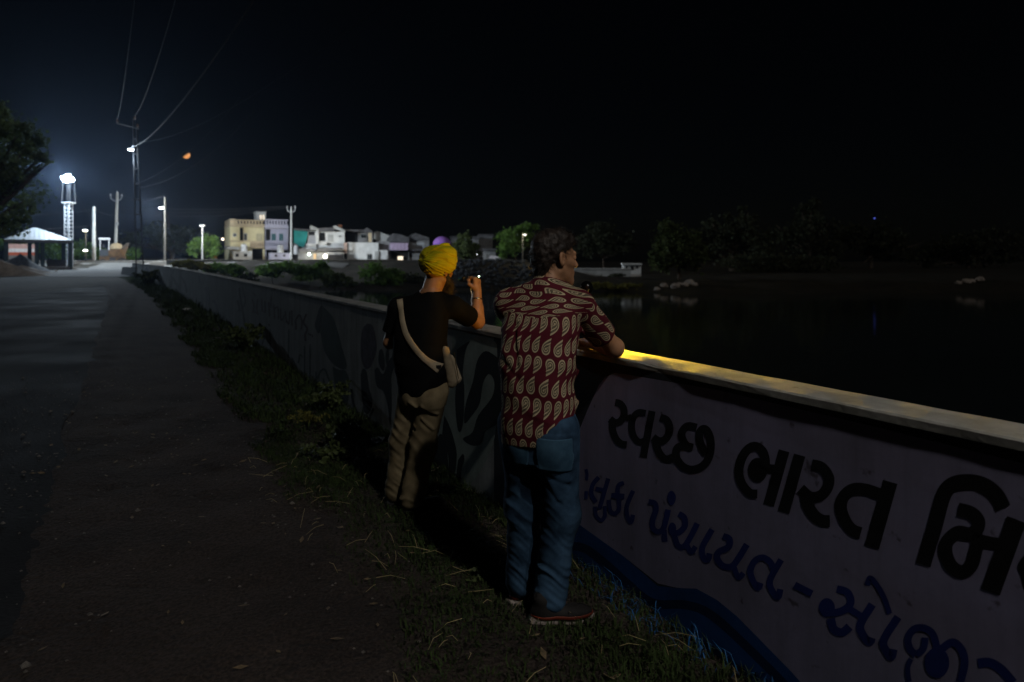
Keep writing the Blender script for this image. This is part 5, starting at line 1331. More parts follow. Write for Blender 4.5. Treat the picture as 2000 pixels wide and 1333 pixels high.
f3 = Fac(640, 508, 97, math.radians(17))
def house(name, label, px, build):
    e = empty(name, f3.base(px, 508), label, "house"); build(e); return e
def hA(e):
    f3.box("wall", GRY2, 574, 449, 601, 510, e, -.5, 6)
    f3.slab("roof", ROOFD, [(573, 446.5), (606, 448.5), (606, 450.5), (573, 449)], e, .8, 7)
    t = f3.slab("tarpaulin", mat("teal_tarpaulin", (.015, .20, .19), .7, var=.25, scale=.6), [(574, 450.5), (601, 452), (600, 466), (593, 483), (585, 481), (574, 474)], e, .35, .06)
house("shack_house", "shack with teal tarpaulin hung over its upper storey", 587, hA)
def hB(e):
    f3.box("wall", WHT, 601.2, 452, 622, 510, e, 0, 7); f3.box("open_bay", DARK, 602.5, 452.6, 615, 460, e, .03, .02); f3.box("shutter", mat("roller_shutter", (.32, .33, .36), .6), 602.5, 460.2, 616, 476, e, .04, .04)
    f3.slab("roof", GRY, [(605.5, 442), (608, 440.5), (623, 447.5), (623, 450.8), (606, 449)], e, .6, 7); f3.box("column", WHT, 618, 450, 622, 484, e, .5, .4)
    balustrade(f3, e, 598, 476, 619, 487, 5, WHT, .9)
house("narrow_house", "narrow white house with grey shutter above a baluster balcony", 612, hB)
def hC(e):
    f3.box("wall", WHT, 622.3, 453, 673, 511, e, -.1, 8); f3.slab("roof", ROOFD, [(623, 446), (650, 444.5), (655, 452), (622.4, 452.5)], e, .7, 8)
    f3.slab("gable", GRY, [(651, 442), (656, 441), (674, 450), (674, 454.5), (652, 447)], e, .75, 8); f3.box("chimney", mat("brick_chimney", (.25, .1, .05), .9), 661, 439.5, 668, 446, e, -1, 1)
    f3.box("open_bay", DARK, 624, 455, 635, 471, e, -.06, .02); door(f3, e, 640, 459, 651, 473, GRY, -.04); window(f3, e, 661, 459.5, 666.5, 464, GLASSD, -.04)
    f3.box("balcony_slab", WHT, 622.6, 481, 672, 484, e, .8, .8); balustrade(f3, e, 624, 472.5, 638.5, 481, 4, WHT, .75)
    for k in range(8): f3.box("balcony_bar", GALV, 652 + k * 2.2, 474, 652.7 + k * 2.2, 481, e, .8, .08)
    f3.slab("awning", ROOFD, [(616, 490), (624, 485.5), (668, 485), (670, 487.5), (618, 492)], e, 2.4, 1.8)
house("white_house", "white two-storey house with open bay, door and barred balcony", 648, hC)
def hD(e):
    f3.box("wall", WHT, 678, 474, 739, 511, e, .6, 6); f3.box("side_pier", mat("pink_pier", (.5, .36, .3), .9), 672, 474.5, 677.8, 496, e, .9, 2)
    window(f3, e, 716.5, 496, 727, 507.5, GLASSD, .66); f3.box("upper_wall", GRY2, 699, 455, 728, 473.7, e, -2, 3); f3.box("upper_recess", DARK, 674.5, 450, 698.8, 473.4, e, -2.0, 3)
    f3.slab("roof", ROOFD, [(674, 448), (690, 449), (712, 449), (716, 445), (728, 452), (728, 456), (700, 453), (674, 451)], e, -.6, 4); f3.box("post", CREAMP, 720, 455.5, 726, 473.6, e, -.5, .4)
    window(f3, e, 704, 457.5, 716, 466, GLASSD, -1.94, GRY)
house("terrace_house", "plain pale block house with one dark window and an open roof terrace", 708, hD)
def hE(e):
    f3.box("wall", GRY2, 739.5, 471, 762, 511, e, -1, 6); f3.slab("gable", GRY, [(731, 453.5), (738, 452), (756, 459), (762, 461.5), (754, 472), (740, 472.4), (730, 466)], e, -2, 4)
    f3.box("low_wall", WHT, 740, 489, 757, 510, e, .5, 2); f3.box("lean_to", GRY, 732, 491, 739.3, 510, e, .9, 1.5)
house("gabled_house", "house with large plain grey gable end right of the pale block", 748, hE)
def hF(e):
    f3.box("wall", GRY2, 762.5, 468, 799, 511, e, -1.5, 6); f3.slab("roof", ROOFD, [(757, 466), (768, 456.5), (780, 458), (799, 464), (799, 475), (780, 473), (762, 473)], e, -.8, 6)
    bnd = f3.box("balcony", mat("lilac_balcony", (.45, .36, .50), .85), 763, 475, 797, 489, e, .2, 1.4)
    for k in range(4): put(f3.box("balcony_seam", mat("lilac_seam", (.3, .24, .34), .85), 769 + 7 * k, 476, 769.7 + 7 * k, 488.5, None, .24, .06), bnd)
    f3.box("opening", DARK, 764, 490, 797, 508, e, -1.44, .05); f3.box("lit_door", GLOW_WARM, 777, 501, 787, 513, e, -.9, .1)
house("lilac_house", "dark house with lilac balcony band and a lit doorway", 781, hF)
def hG(e):
    f3.box("wall", GRY2, 800, 468, 838, 511, e, -2, 6); f3.slab("roof", ROOFD, [(798, 468), (812, 456), (838, 464.5), (838, 468.5)], e, -1.4, 6); window(f3, e, 815, 473, 829, 483, mat("pale_shutter", (.32, .34, .36), .7), -1.94, GRY); f3.box("veranda", ROOFD, 799, 487, 838, 490, e, -.4, 1.6)
house("dark_roofed_house", "dim house with dark tin roof and pale shuttered window", 820, hG)
for (x0, y0, x1, y1, Y, lab) in ((880, 462, 935, 508, 118, "dim block behind the trees right of the turban"), (935, 458, 962, 500, 124, "dim flat-roofed block between the two green trees"), (945, 486, 968, 518, 92, "small dim shed beside the white tarpaulin")):
    f = Fac((x0 + x1) / 2, y1, Y, math.radians(4)); e = empty("far_house", f.base((x0 + x1) / 2, y1), lab, "house"); f.box("wall", GRY2, x0, y0 + 4, x1, y1 + 3, e, 0, 6); f.box("roof", ROOFD, x0 - 2, y0, x1 + 2, y0 + 4, e, .6, 7)
    for k in range(3): a = x0 + (x1 - x0) * (.15 + .28 * k); window(f, e, a, y0 + 10, a + (x1 - x0) * .14, y0 + 20, GLASSD, .06, GRY)
# roadside shacks with lamps in front of the houses
sk = empty("roadside_stall", f3.base(625, 508), "row stall with dark awning and two bright bulbs below the white houses", "stall")
f3.box("back_wall", GRY2, 583, 493, 672, 511, sk, 2.2, 1.6); f3.slab("awning", ROOFD, [(583, 487), (612, 486), (616, 491), (582, 493)], sk, 3.4, 2.0); f3.box("door_slab", mat("ochre_door", (.5, .33, .16), .8), 613, 496, 617, 506, sk, 2.26, .05)
f3.box("crate", DARK, 640, 498, 672, 508, sk, 2.9, .5)
def bulb(px, py, f, fr, r, label, glow, power, col=(1, .92, .75)):
    c = f.pt(px, py, fr); e = empty("bulb_lamp", c, label, "lamp"); V = []
    for i in range(7):
        th = math.pi * i / 6
        for j in range(10): V.append(c + r * np.array([math.sin(th) * math.cos(j * .6283), math.sin(th) * math.sin(j * .6283), math.cos(th)]))
    mesh_obj("bulb", V, [(i * 10 + j, (i + 1) * 10 + j, (i + 1) * 10 + (j + 1) % 10, i * 10 + (j + 1) % 10) for i in range(6) for j in range(10)], glow, e, True)
    MB().tube([c + (0, 0, r * .9), c + (0, 0, r * .9 + .25)], .04, 6).build("holder", STEELD, e)
    if power: add_light("bulb_light", 'POINT', c + f.n * 2.2, power, col, e, .15)
bulb(603.5, 497, f3, 3.5, .22, "bright cool bulb under the stall's left awning", lamp_mat("bulb_glow", (.8, 1.0, .85), 14), 300)
bulb(635.5, 501, f3, 3.5, .34, "largest bright bulb under the stall awning", lamp_mat("bulb_glow_warm", (1.0, .92, .7), 14), 500)
bulb(930, 498, Fac(930, 498, 85, 0), 0, .18, "small white bulb before the dark tree right of the turban", lamp_mat("bulb_glow_white", (.9, 1, .95), 4), 12)
bulb(435, 467.5, f1, 3, .2, "small orange-white bulb at the left corner of the cream house", lamp_mat("bulb_glow_orange", (1, .8, .6), 4), 0)
bulb(1708, 427, Fac(1708, 427, 140, 0), 0, .22, "tiny blue light above the dark far trees", GLOW_BLUE, 0)
# tarpaulin, domed tent, hut and walls further right
f5 = Fac(970, 512, 82, 0)
o = f5.slab("white_tarpaulin", mat("crumpled_white_sheet", (.62, .58, .60), .8, var=.3, scale=2), [(954, 503), (960, 499), (970, 501), (979, 503), (986, 506), (985, 516), (975, 517), (968, 513), (958, 511)], None, 0, .4); tag(o, "crumpled white sheet hung on the far bank", "sheet")
tc_ = aty(863, 478, 92); V = []; n = 20
for i in range(6):
    th = math.pi / 2 * i / 5
    for j in range(n): a = 2 * math.pi * j / n; V.append(tc_ + np.array([1.65 * math.cos(th) * math.cos(a), 1.65 * math.cos(th) * math.sin(a), 1.45 * math.sin(th)]))
dome = empty("domed_canopy", (tc_[0], tc_[1], 1.0), "purple domed canopy peeping over the yellow turban", "canopy")
mesh_obj("canopy_cloth", V, [(i * n + j, i * n + (j + 1) % n, (i + 1) * n + (j + 1) % n, (i + 1) * n + j) for i in range(5) for j in range(n)], mat("purple_canopy_cloth", (.30, .14, .50), .8), dome, True)
for j in range(4): a = math.pi / 4 + j * math.pi / 2; MB().tube([(tc_[0] + 1.55 * math.cos(a), tc_[1] + 1.55 * math.sin(a), .9), (tc_[0] + 1.6 * math.cos(a), tc_[1] + 1.6 * math.sin(a), tc_[2])], .05, 6).build("canopy_post", GALV, dome)
f6 = Fac(1230, 535, 66, -.12)
hut = empty("pump_hut", f6.pt(1234, 536), "small white hut with three dark openings on the far bank", "hut")
f6.box("wall", WHT, 1217, 517.5, 1252, 548, hut, 0, 2.5); f6.box("roof", WHT, 1215, 515, 1254, 517.6, hut, .25, 3.0)
for a, c, y0, y1 in ((1222, 1226, 519.5, 525), (1231, 1238, 520, 528), (1242, 1246.5, 519.5, 525)): f6.box("opening", DARK, a, y0, c, y1, hut, .03, .05)
bw = empty("bank_wall", f6.pt(1180, 545), "long low pale wall on the far bank left of the white hut", "wall"); f6.box("wall_body", GRY, 1118, 526, 1232, 549, bw, 1.0, .3); f6.box("wall_cap", WHT, 1117, 524.6, 1233, 526.2, bw, 1.1, .5)
f7 = Fac(1075, 530, 74, 0); e = empty("bank_wall", f7.pt(900, 530), "grey stone retaining wall along the far bank right of the turban", "wall"); f7.box("wall_body", GRY2, 770, 514, 1118, 532, e, 0, .6); f7.box("wall_cap", GRY, 770, 512.4, 1118, 514.4, e, .1, .8)
f8 = Fac(560, 515, 71, .33); e = empty("embankment_wall", f8.pt(520, 530), "dark stone embankment wall below the houses", "wall")
f8.box("wall_body", mat("embankment_stone", (.06, .065, .065), .95, col2=(.14, .15, .15), scale=.45), 325, 509, 768, 536, e, 0, 1.0); f8.box("wall_cap", mat("embankment_cap", (.26, .25, .22), .9), 325, 507.3, 768, 509.2, e, .12, 1.4)
for i, x in enumerate((335, 420, 505, 585, 660, 725)): f8.box("buttress", mat("embankment_stone", (.06, .065, .065), .95), x, 510, x + 9, 537, e, .4, .42)
# stones and rubble on the far bank
STONE = mat("pale_stone", (.34, .29, .25), .9, var=.3, scale=2); RUB = mat("rubble_stone", (.024, .027, .032), .9, var=.4, scale=2)
def stone(px, py, Y, r, m, label, grp, name="boulder", seed=0):
    R = np.random.default_rng(seed); c = aty(px, py, Y); g = float(height(c[0], c[1])); c[2] = g + r * .3; V = []
    for i in range(6):
        th = math.pi * i / 5
        for j in range(8): k = r * R.uniform(.75, 1.15); V.append(c + np.array([k * 1.2 * math.sin(th) * math.cos(j * .785), k * math.sin(th) * math.sin(j * .785), k * .75 * math.cos(th)]))
    return tag(mesh_obj(name, V, [(i * 8 + j, (i + 1) * 8 + j, (i + 1) * 8 + (j + 1) % 8, i * 8 + (j + 1) % 8) for i in range(5) for j in range(8)], m), label, "boulder", grp)
for i, (px, py) in enumerate(((1283, 558), (1297, 560), (1318, 561), (1327, 563), (1337, 566), (1347, 568), (1357, 571))): stone(px, py, 52 + (i % 2) * .7, .30 + .08 * (i % 3), STONE, "pale boulder at the foot of the round tree across the river", "pale boulders under the round tree", seed=i)
for i, (px, py) in enumerate(((1872, 556), (1888, 553), (1898, 557), (1913, 557))): stone(px, py, 54, .32 + .1 * (i % 2), STONE, "dim boulder on the far right bank", "dim boulders at the far right", seed=i + 30)
R = np.random.default_rng(77); V = []; Q = []
for i in range(420):
    px, py = R.uniform(880, 1060), R.uniform(527, 556); Y = 71 - (py - 527) * .55; c = aty(px, py, Y); c[2] = float(height(c[0], c[1])) + .1; r = R.uniform(.1, .34); k = len(V)
    for z in (-1, 1):
        for a, b_ in ((-1, -1), (1, -1), (1, 1), (-1, 1)): V.append(c + np.array([a, b_, z * .6]) * r * R.uniform(.6, 1.1, 3))
    Q += [(k, k + 3, k + 2, k + 1), (k + 4, k + 5, k + 6, k + 7), (k, k + 1, k + 5, k + 4), (k + 1, k + 2, k + 6, k + 5), (k + 2, k + 3, k + 7, k + 6), (k + 3, k, k + 4, k + 7)]
tag(np_obj("rubble", V, Q, RUB), "loose dark rubble tipped down the far bank between the two people", "rubble", kind="stuff")
# ------------------------------------------------------------------ foliage
def leafmat(name, col, var=.45, scale=1.2):
    m = mat(name, col, .6, var, scale, spec=.25)
    nt = m.node_tree; b = nt.nodes["Principled BSDF"]; src = b.inputs["Base Color"].links[0].from_socket
    t = nt.nodes.new("ShaderNodeBsdfTranslucent"); mx = nt.nodes.new("ShaderNodeMixShader"); mx.inputs[0].default_value = .5
    nt.links.new(src, t.inputs[0]); nt.links.new(b.outputs[0], mx.inputs[1]); nt.links.new(t.outputs[0], mx.inputs[2])
    nt.links.new(mx.outputs[0], nt.nodes["Material Output"].inputs["Surface"])
    return m
def leaf_cloud(ells, n, size, seed, clumps=40, spread=.28, floor=None):
    """ells: (centre, radii). leaves gathered into clumps scattered through each ellipsoid"""
    R = np.random.default_rng(seed); vol = np.array([e[1][0] * e[1][2] for e in ells], float); share = vol / vol.sum(); P = []
    for (c, r), s in zip(ells, share):
        k = max(4, int(clumps * s)); d = R.normal(size=(k, 3)); d /= np.linalg.norm(d, axis=1)[:, None]; rad = R.uniform(.35, 1.0, k) ** .6
        cc = np.array(c) + d * rad[:, None] * np.array(r) * .88
        m = int(n * s); w = R.integers(0, k, m); sz = R.uniform(.5, 1.25, k)
        P.append(cc[w] + R.normal(size=(m, 3)) * np.array(r) * spread * sz[w][:, None] * .62)
    P = np.concatenate(P)
    if floor is not None: P = P[P[:, 2] > floor]
    m = len(P); a = R.normal(size=(m, 3)); a[:, 2] *= .6; a /= np.linalg.norm(a, axis=1)[:, None]; b = np.cross(a, R.normal(size=(m, 3))); b /= np.linalg.norm(b, axis=1)[:, None]
    L = size * R.uniform(.6, 1.3, m)[:, None]; W = L * .42; nrm_ = np.cross(a, b)
    tip, mid = P + a * L, P + a * L * .45 + nrm_ * L * .12
    V = np.stack([P, mid + b * W, tip, mid - b * W], 1).reshape(-1, 3)
    return V, np.arange(4 * m).reshape(-1, 4)
BARK = mat("rough_bark", (.06, .045, .033), .95, bump=.8, bscale=14, dist=.03)
def tree(label, px, Y, crown, n, leaf, m, seed, group=None, trunk=None, name="tree", clumps=60, base_z=None):
    B = aty(px, 500, Y); g = float(height(B[0], B[1])) if base_z is None else base_z; sc = Y * K / F
    e = empty(name, (B[0], B[1], g), label, "tree" if name == "tree" else "bush", group)
    el = [(aty(x, y, Y + dy), (rx * sc, max(rx, ry) * sc * .9, ry * sc)) for x, y, rx, ry, dy in [(q + (0,))[:5] for q in crown]]
    V, Q = leaf_cloud(el, n, leaf, seed, clumps, floor=g + .1)
    np_obj("crown", V, Q, m, e)
    R = np.random.default_rng(seed + 1); mb = MB(); top = np.mean([c for c, r in el], 0); r0 = trunk or .02 * (top[2] - g) + .08
    mb.tube(catmull([(B[0], B[1], g - .2), (B[0] + R.normal() * .15, B[1], g + (top[2] - g) * .4), tuple(top)], 4), list(np.linspace(r0, r0 * .35, 9)), 8)
    st = np.array([B[0], B[1], g + (top[2] - g) * .42])
    for c, r in el:
        for k in range(3): t = np.array(c) + R.normal(size=3) * np.array(r) * .45; mb.tube(catmull([st, st * .5 + t * .5 + (0, 0, -.1), t], 4), list(np.linspace(r0 * .45, r0 * .1, 9)), 6)
    mb.build("trunk", BARK, e, True)
    return e
LF1 = leafmat("dark_leaf", (.11, .15, .06), scale=.9); LF2 = leafmat("fresh_leaf", (.13, .235, .05), scale=.9); LF3 = leafmat("deep_leaf", (.045, .052, .028), scale=.9); LF4 = leafmat("yellow_green_leaf", (.16, .15, .035), scale=.9); LF5 = leafmat("broad_leaf", (.095, .125, .045), scale=.9)
tree("big dark tree overhanging the left edge above the pavilion", -70, 26, [(-25, 300, 85, 100), (25, 385, 60, 60), (40, 262, 45, 45), (0, 440, 60, 32), (-40, 220, 50, 50), (70, 300, 25, 30)], 9000, .17, LF1, 1, trunk=.35, clumps=130)
tree("broad dark tree mass behind the lattice pole", 335, 100, [(345, 468, 62, 34), (285, 472, 50, 30), (400, 480, 32, 22), (330, 452, 30, 18)], 5000, .55, LF3, 2, trunk=.5)
tree("fresh green tree beside the thin white lamp post", 398, 86, [(388, 484, 20, 20), (412, 482, 22, 24), (400, 472, 14, 12)], 2600, .4, LF2, 3)
tree("leafy hedge tree behind the pavilion", 152, 92, [(152, 492, 38, 22), (110, 490, 30, 20), (190, 496, 20, 16)], 3600, .45, LF2, 4)
tree("low green shrub row beyond the striped wall", 40, 90, [(30, 478, 60, 9), (75, 482, 30, 14)], 2200, .45, LF2, 5)
tree("small tree right of the site vehicle", 262, 90, [(258, 500, 14, 16), (250, 508, 10, 8)], 1000, .4, LF2, 6)
tree("dark rounded tree right of the yellow turban", 912, 77, [(910, 488, 26, 24), (905, 470, 16, 16), (925, 492, 16, 18)], 2600, .38, LF5, 7)
tree("bright green tree just left of the brown-haired head", 1008, 74, [(1003, 472, 34, 28), (1040, 460, 26, 20), (990, 490, 18, 18), (1022, 448, 18, 12)], 3600, .40, LF2, 8)
tree("tall dark tree right of the brown-haired head", 1180, 88, [(1180, 470, 46, 32), (1215, 480, 34, 26), (1140, 482, 30, 24), (1172, 448, 22, 16)], 4000, .5, LF3, 9)
tree("round leafy tree over pale boulders on the far bank", 1326, 56, [(1322, 480, 46, 42), (1308, 452, 24, 22), (1350, 500, 36, 36), (1290, 505, 26, 30)], 6000, .34, LF5, 10, trunk=.22, clumps=110)
tree("massive dark tree behind the round leafy tree", 1430, 92, [(1430, 455, 50, 44), (1385, 470, 40, 40), (1480, 480, 46, 40), (1445, 425, 28, 22)], 5000, .6, LF3, 11, trunk=.6)
tree("tallest dark tree on the right bank", 1580, 105, [(1575, 440, 38, 46), (1610, 465, 38, 36), (1550, 480, 40, 36), (1580, 405, 22, 18)], 4600, .65, LF3, 12, trunk=.6)
tree("dark spreading tree below the tiny blue light", 1700, 110, [(1690, 470, 52, 34), (1740, 480, 44, 32), (1660, 455, 28, 24)], 4200, .65, LF3, 13, trunk=.5)
tree("dim tree at the far right edge", 1890, 115, [(1870, 490, 60, 34), (1940, 485, 60, 42), (1800, 500, 40, 24)], 4200, .7, LF3, 14, trunk=.5)
tree("dark low thicket under the right bank trees", 1500, 84, [(1470, 515, 70, 20), (1580, 518, 70, 18)], 3600, .5, LF3, 15)
for i, (px, Y, cr, n, m, lab) in enumerate((
        (535, 58, [(530, 527, 30, 15), (565, 522, 24, 11)], 2600, LF2, "leafy green bush on the far bank below the lavender house"),
        (605, 58, [(600, 532, 30, 18), (632, 528, 22, 16)], 2800, LF2, "leafy green bush on the far bank below the bright bulbs"),
        (655, 57, [(650, 545, 26, 16), (672, 552, 24, 10)], 1800, LF5, "low dark bush at the water below the white house"),
        (745, 57, [(735, 538, 30, 22), (765, 545, 26, 18)], 3000, LF2, "tall rounded bush just left of the yellow turban"),
        (800, 58, [(800, 548, 30, 12), (830, 552, 24, 9)], 1600, LF3, "dark scrub behind the black t-shirt shoulder"),
        (362, 44, [(360, 516, 20, 7), (385, 520, 20, 6)], 1100, LF4, "yellowish scrub just over the far wall"),
        (430, 46, [(420, 524, 34, 9), (455, 528, 26, 10)], 1800, LF2, "green scrub behind the middle of the wall"),
        (490, 50, [(480, 545, 30, 10), (440, 542, 30, 8)], 1500, LF3, "dark scrub low behind the wall"),
        (905, 62, [(890, 552, 26, 6), (930, 552, 30, 5)], 1000, LF5, "strip of weeds at the far waterline between the people"),
        (1200, 54, [(1175, 560, 30, 7), (1230, 562, 40, 6)], 1600, LF4, "reeds tinted yellow like torchlight on the far bank below the white hut"),  # yellow leaf colour stands in for torchlight on the bank
        (1165, 60, [(1160, 545, 22, 9), (1200, 543, 24, 8)], 1200, LF3, "dark scrub against the pale bank wall"))):
    tree(lab, px, Y, cr, int(n * 1.5), .28, m, 40 + i, "bushes along the river banks", .05, "bush", 40)

# ------------------------------------------------------------------ verge grass, weeds and litter
def grass_blades(n, s_rng, n_rng, hgt, seed, zfun=None, dens=None, wid=.0022):
    R = np.random.default_rng(seed); s = R.uniform(*s_rng, n); nn = R.uniform(*n_rng, n)
    edge = n_rng[0] + .10 + .10 * np.sin(s * 2.1) + .07 * np.sin(s * 5.3 + 1)
    edge = edge + .16 * np.abs(R.normal(size=n)) * R.uniform(-.6, 1, n)
    keep = (nn > edge) & (R.uniform(size=n) < .35 + .65 * smoothstep(-.4, .5, np.sin(s * 3.1 + 2 * np.sin(nn * 6)) + np.sin(nn * 9 + s)))
    s, nn = s[keep], nn[keep]; m = len(s)
    nb = nn + bend(s); B = np.stack([W0[0] + WD[0] * s + WN[0] * nb, W0[1] + WD[1] * s + WN[1] * nb, np.full(m, .008)], 1)
    h = hgt * R.uniform(.35, 1.25, m) ** 1.2 * (1 + .9 * np.exp(nn / .12)); a = R.uniform(0, 6.28, m); ln = R.uniform(.2, 1.3, m) * h
    d = np.stack([np.cos(a), np.sin(a), 0 * a], 1); w = np.stack([-np.sin(a), np.cos(a), 0 * a], 1) * (wid * R.uniform(.7, 1.6, m))[:, None]; up = np.array([0, 0, 1.])
    mid = B + d * (ln * .35)[:, None] + up * (h * .62)[:, None]; tip = B + d * ln[:, None] + up * (h * R.uniform(.55, 1.0, m))[:, None]
    V = np.stack([B - w, B + w, mid + w * .8, mid - w * .8, tip], 1).reshape(-1, 3); k = np.arange(m)[:, None] * 5
    Q = np.concatenate([k + np.array([[0, 1, 2, 3]]), k + np.array([[3, 2, 4, 4]])])
    return V, Q, k
def grass_obj(name, label, m, *a, **kw):
    V, Q, k = grass_blades(*a, **kw); nq = len(k)
    me = bpy.data.meshes.new(name); me.vertices.add(len(V)); me.vertices.foreach_set("co", V.astype(f32).ravel())
    q4, t3 = Q[:nq], Q[nq:, :3]; idx = np.concatenate([q4.ravel(), t3.ravel()]).astype(np.int32)
    me.loops.add(len(idx)); me.loops.foreach_set("vertex_index", idx); me.polygons.add(2 * nq)
    me.polygons.foreach_set("loop_start", np.concatenate([np.arange(nq) * 4, nq * 4 + np.arange(nq) * 3]).astype(np.int32)); me.polygons.foreach_set("loop_total", np.concatenate([np.full(nq, 4), np.full(nq, 3)]).astype(np.int32))
    me.update(calc_edges=True); me.materials.append(m); o = bpy.data.objects.new(name, me); COL.objects.link(o)
    return tag(o, label, "grass", kind="stuff")
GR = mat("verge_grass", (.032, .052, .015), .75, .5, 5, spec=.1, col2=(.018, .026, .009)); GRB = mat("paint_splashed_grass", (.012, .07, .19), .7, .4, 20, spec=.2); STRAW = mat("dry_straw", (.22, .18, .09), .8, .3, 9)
grass_obj("grass", "short verge grass at the feet of the people along the wall", GR, 52000, (-2.2, 3.2), (-1.12, -.005), .045, 1)
grass_obj("grass", "taller shaded verge grass further along the wall", GR, 30000, (3.2, 12), (-1.1, -.005), .075, 2, wid=.0045)
grass_obj("grass", "distant verge grass towards the lattice pole", GR, 16000, (12, 53), (-1.1, -.01), .15, 3, wid=.010)
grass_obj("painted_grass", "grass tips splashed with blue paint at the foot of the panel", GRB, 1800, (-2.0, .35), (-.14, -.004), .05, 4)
R = np.random.default_rng(9); mb = MB()
for i in range(150):
    s, n = R.uniform(-1.6, 2.5), R.uniform(-1.25, -.05); p = np.array(wall_pt(s, n, .03 + R.uniform(0, .03))); a = R.uniform(0, 6.28); l = R.uniform(.04, .2)
    d = np.array([math.cos(a), math.sin(a), R.normal() * .15]) * l; mb.tube([p, p + d * .5 + (0, 0, .012), p + d + R.normal(size=3) * .01], [.0016, .0016, .001], 4, False)
tag(mb.build("straw", STRAW), "dry straw stalks strewn over the verge grass", "straw", kind="stuff")
R = np.random.default_rng(19); V = []; Q = []
for i in range(1500):
    s, n = R.uniform(-2, 8) , R.uniform(-3.2, -.7); p = np.array(wall_pt(s, n, .012)); r = R.uniform(.003, .011) * (2.2 if R.uniform() < .04 else 1); k = len(V)
    V += [p + (r, 0, 0), p + (0, r * .8, 0), p + (-r, 0, 0), p + (0, -r * .9, 0), p + (0, 0, r * .8)]; Q += [(k, k + 1, k + 4), (k + 1, k + 2, k + 4), (k + 2, k + 3, k + 4), (k + 3, k, k + 4)]
tag(np_obj("pebbles", V, Q, mat("verge_pebble", (.10, .09, .08), .9, .5, 40)), "small pebbles scattered over the dirt verge", "pebbles", kind="stuff")
R = np.random.default_rng(29); V = []; Q = []
for i in range(260):
    s, n = R.uniform(-2, 7), R.uniform(-2.6, -.3); p = np.array(wall_pt(s, n, .03)); a = R.uniform(0, 6.28); l = R.uniform(.012, .035); d = np.array([math.cos(a), math.sin(a), R.uniform(-.1, .25)]) * l; w = np.array([-math.sin(a), math.cos(a), R.uniform(-.3, .3)]) * l * .4; k = len(V)
    V += [p - d, p + w, p + d, p - w]; Q.append((k, k + 1, k + 2, k + 3))
tag(np_obj("dry_leaves", V, Q, mat("dry_leaf_litter", (.11, .08, .045), .85, .5, 30)), "dry fallen leaves scattered over the dirt verge", "leaves", kind="stuff")
WEED = mat("weed_leaf", (.04, .055, .016), .65, .4, 12)
def weed(label, px, py, r, hgt, n, leaf, seed, m=WEED):
    c = atz(px, py); c[2] = .01; e = empty("weed_plant", c, label, "weed", "weeds in the verge"); R = np.random.default_rng(seed); st = MB(); V = []; Q = []
    for i in range(n):
        a = R.uniform(0, 6.28); out = R.uniform(.2, 1) * r; tip = c + np.array([math.cos(a) * out, math.sin(a) * out, hgt * R.uniform(.5, 1.1)]); P = catmull([c, c * .5 + tip * .5 + (0, 0, hgt * .3), tip], 4)
        st.tube(P, .0022, 4, False)
        for p in P[2:]:
            for _ in range(3):
                d = nrm(R.normal(size=3) + (0, 0, .2)); w = nrm(np.cross(d, R.normal(size=3))); l = leaf * R.uniform(.6, 1.3); k = len(V); V += [p, p + d * l * .5 + w * l * .38, p + d * l, p + d * l * .5 - w * l * .38]; Q.append((k, k + 1, k + 2, k + 3))
    st.build("stem", WEED, e); np_obj("leaves", V, Q, m, e)
weed("bushy weed beside the silver wrapper at the wall foot", 690, 885, .22, .20, 22, .045, 1)
weed("low broad weed left of the turban wearer's feet", 645, 905, .28, .12, 20, .035, 2)
weed("tangled weed clump against the wall under the painted leaf", 650, 810, .30, .28, 30, .04, 3)
weed("small round-leaved weed in front of the jeans", 945, 1140, .10, .06, 12, .028, 4)
weed("dark weed thicket where the wall foot turns shady", 480, 690, .50, .40, 36, .07, 5)
weed("dark leafy weed at the base of the lattice pole", 290, 560, 1.1, .8, 40, .16, 6)
weed("yellow-tipped creeping weed in the grass by the wall", 610, 830, .25, .10, 16, .03, 7, LF4)
# silver wrapper
c = atz(727, 872); R = np.random.default_rng(3); V = [c + np.array([.05 * (i - 3) * .6 + R.normal() * .01, .05 * (j - 2) * .6 + R.normal() * .01, .03 + .05 * R.uniform()]) for i in range(7) for j in range(5)]
o = mesh_obj("wrapper", V, [(i * 5 + j, (i + 1) * 5 + j, (i + 1) * 5 + j + 1, i * 5 + j + 1) for i in range(6) for j in range(4)], mat("foil", (.75, .8, .85), .2, metal=1, var=.1)); tag(o, "crumpled silver wrapper lying by the wall foot", "wrapper")
for i, (px, py) in enumerate(((355, 609), (410, 668))):
    c = atz(px, py); R = np.random.default_rng(i + 50); V = [c + np.array([.1 * (a + R.normal() * .3), .1 * (b_ + R.normal() * .3), .02 + .08 * R.uniform()]) for a in range(3) for b_ in range(3)]
    tag(mesh_obj("paper_scrap", V, [(0, 1, 4, 3), (1, 2, 5, 4), (3, 4, 7, 6), (4, 5, 8, 7)], mat("white_plastic", (.75, .75, .75), .5)), ("pale paper scrap on the grass near the wall's blue smudge", "small pale scrap on the dirt beside the shaded grass")[i], "litter")

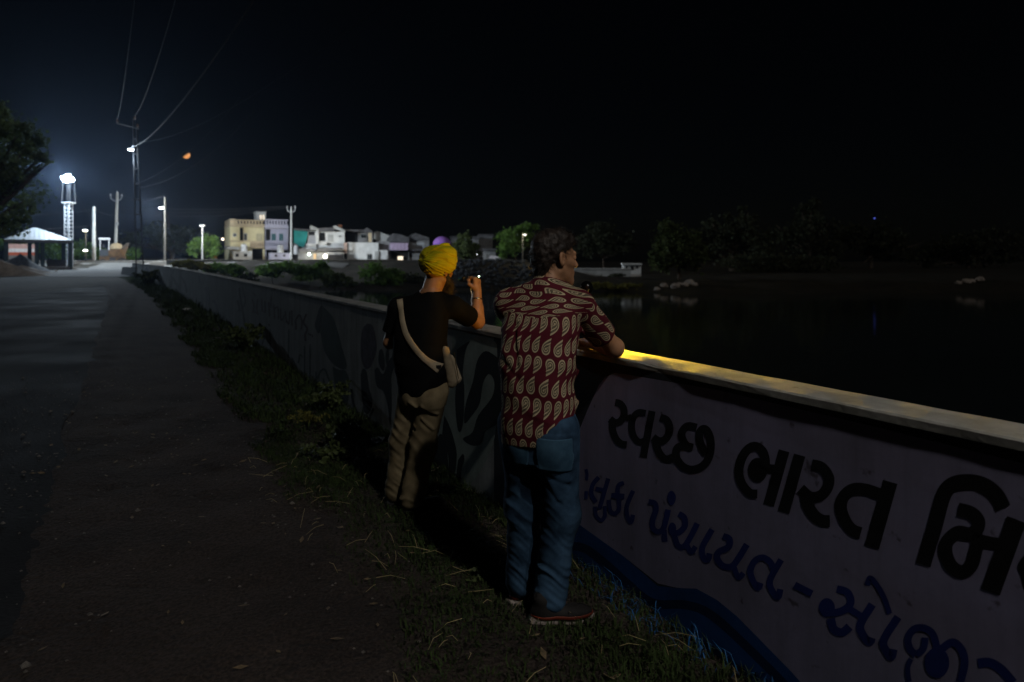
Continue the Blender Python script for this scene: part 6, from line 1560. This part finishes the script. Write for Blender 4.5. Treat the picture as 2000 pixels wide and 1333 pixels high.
# ------------------------------------------------------------------ moon, partly in shadow
md_ = ray(363.5, 303); md_ = md_ / np.linalg.norm(md_); mc = np.array([0, 0, H]) + md_ * 1500; mr = 1500 * math.tan(math.radians(.262)) * 1.12
V = []; n, k = 32, 16
for i in range(k + 1):
    th = math.pi * i / k
    for j in range(n): V.append(mr * np.array([math.sin(th) * math.cos(2 * math.pi * j / n), math.sin(th) * math.sin(2 * math.pi * j / n), math.cos(th)]))
mm = bpy.data.materials.new("moon_surface"); mm.use_nodes = True; nt = mm.node_tree; b_ = nt.nodes["Principled BSDF"]; b_.inputs["Base Color"].default_value = (.02, .02, .02, 1)
tcn = nt.nodes.new("ShaderNodeTexCoord"); dt = nt.nodes.new("ShaderNodeVectorMath"); dt.operation = 'DOT_PRODUCT'
right = nrm(np.cross(md_, (0, 0, 1))); upv = np.cross(right, md_); ld = nrm(right * .62 - upv * .78 - md_ * .12)
dt.inputs[1].default_value = tuple(ld); nt.links.new(tcn.outputs["Normal"], dt.inputs[0])
mrn = nt.nodes.new("ShaderNodeMapRange"); mrn.inputs[1].default_value = .0; mrn.inputs[2].default_value = .22; mrn.inputs[3].default_value = 0; mrn.inputs[4].default_value = .85
nt.links.new(dt.outputs["Value"], mrn.inputs[0]); nt.links.new(mrn.outputs[0], b_.inputs["Emission Strength"]); b_.inputs["Emission Color"].default_value = (1.0, .42, .13, 1)
mo = mesh_obj("moon", V, [(i * n + j, (i + 1) * n + j, (i + 1) * n + (j + 1) % n, i * n + (j + 1) % n) for i in range(k) for j in range(n)], mm, None, True); mo.location = tuple(mc); tag(mo, "orange half moon low in the night sky", "moon")

# ------------------------------------------------------------------ night haze
hb = MB(); hb.box((0, 132, 9.3), 650, 400, 26.6)
hm = bpy.data.materials.new("haze_air"); hm.use_nodes = True; nt = hm.node_tree; nt.nodes.clear(); out = nt.nodes.new("ShaderNodeOutputMaterial"); pv = nt.nodes.new("ShaderNodeVolumePrincipled")
pv.inputs["Color"].default_value = (.5, .68, 1.0, 1); pv.inputs["Density"].default_value = .0002; pv.inputs["Anisotropy"].default_value = .74
nt.links.new(pv.outputs[0], out.inputs["Volume"]); tag(hb.build("haze", hm), kind="stuff")
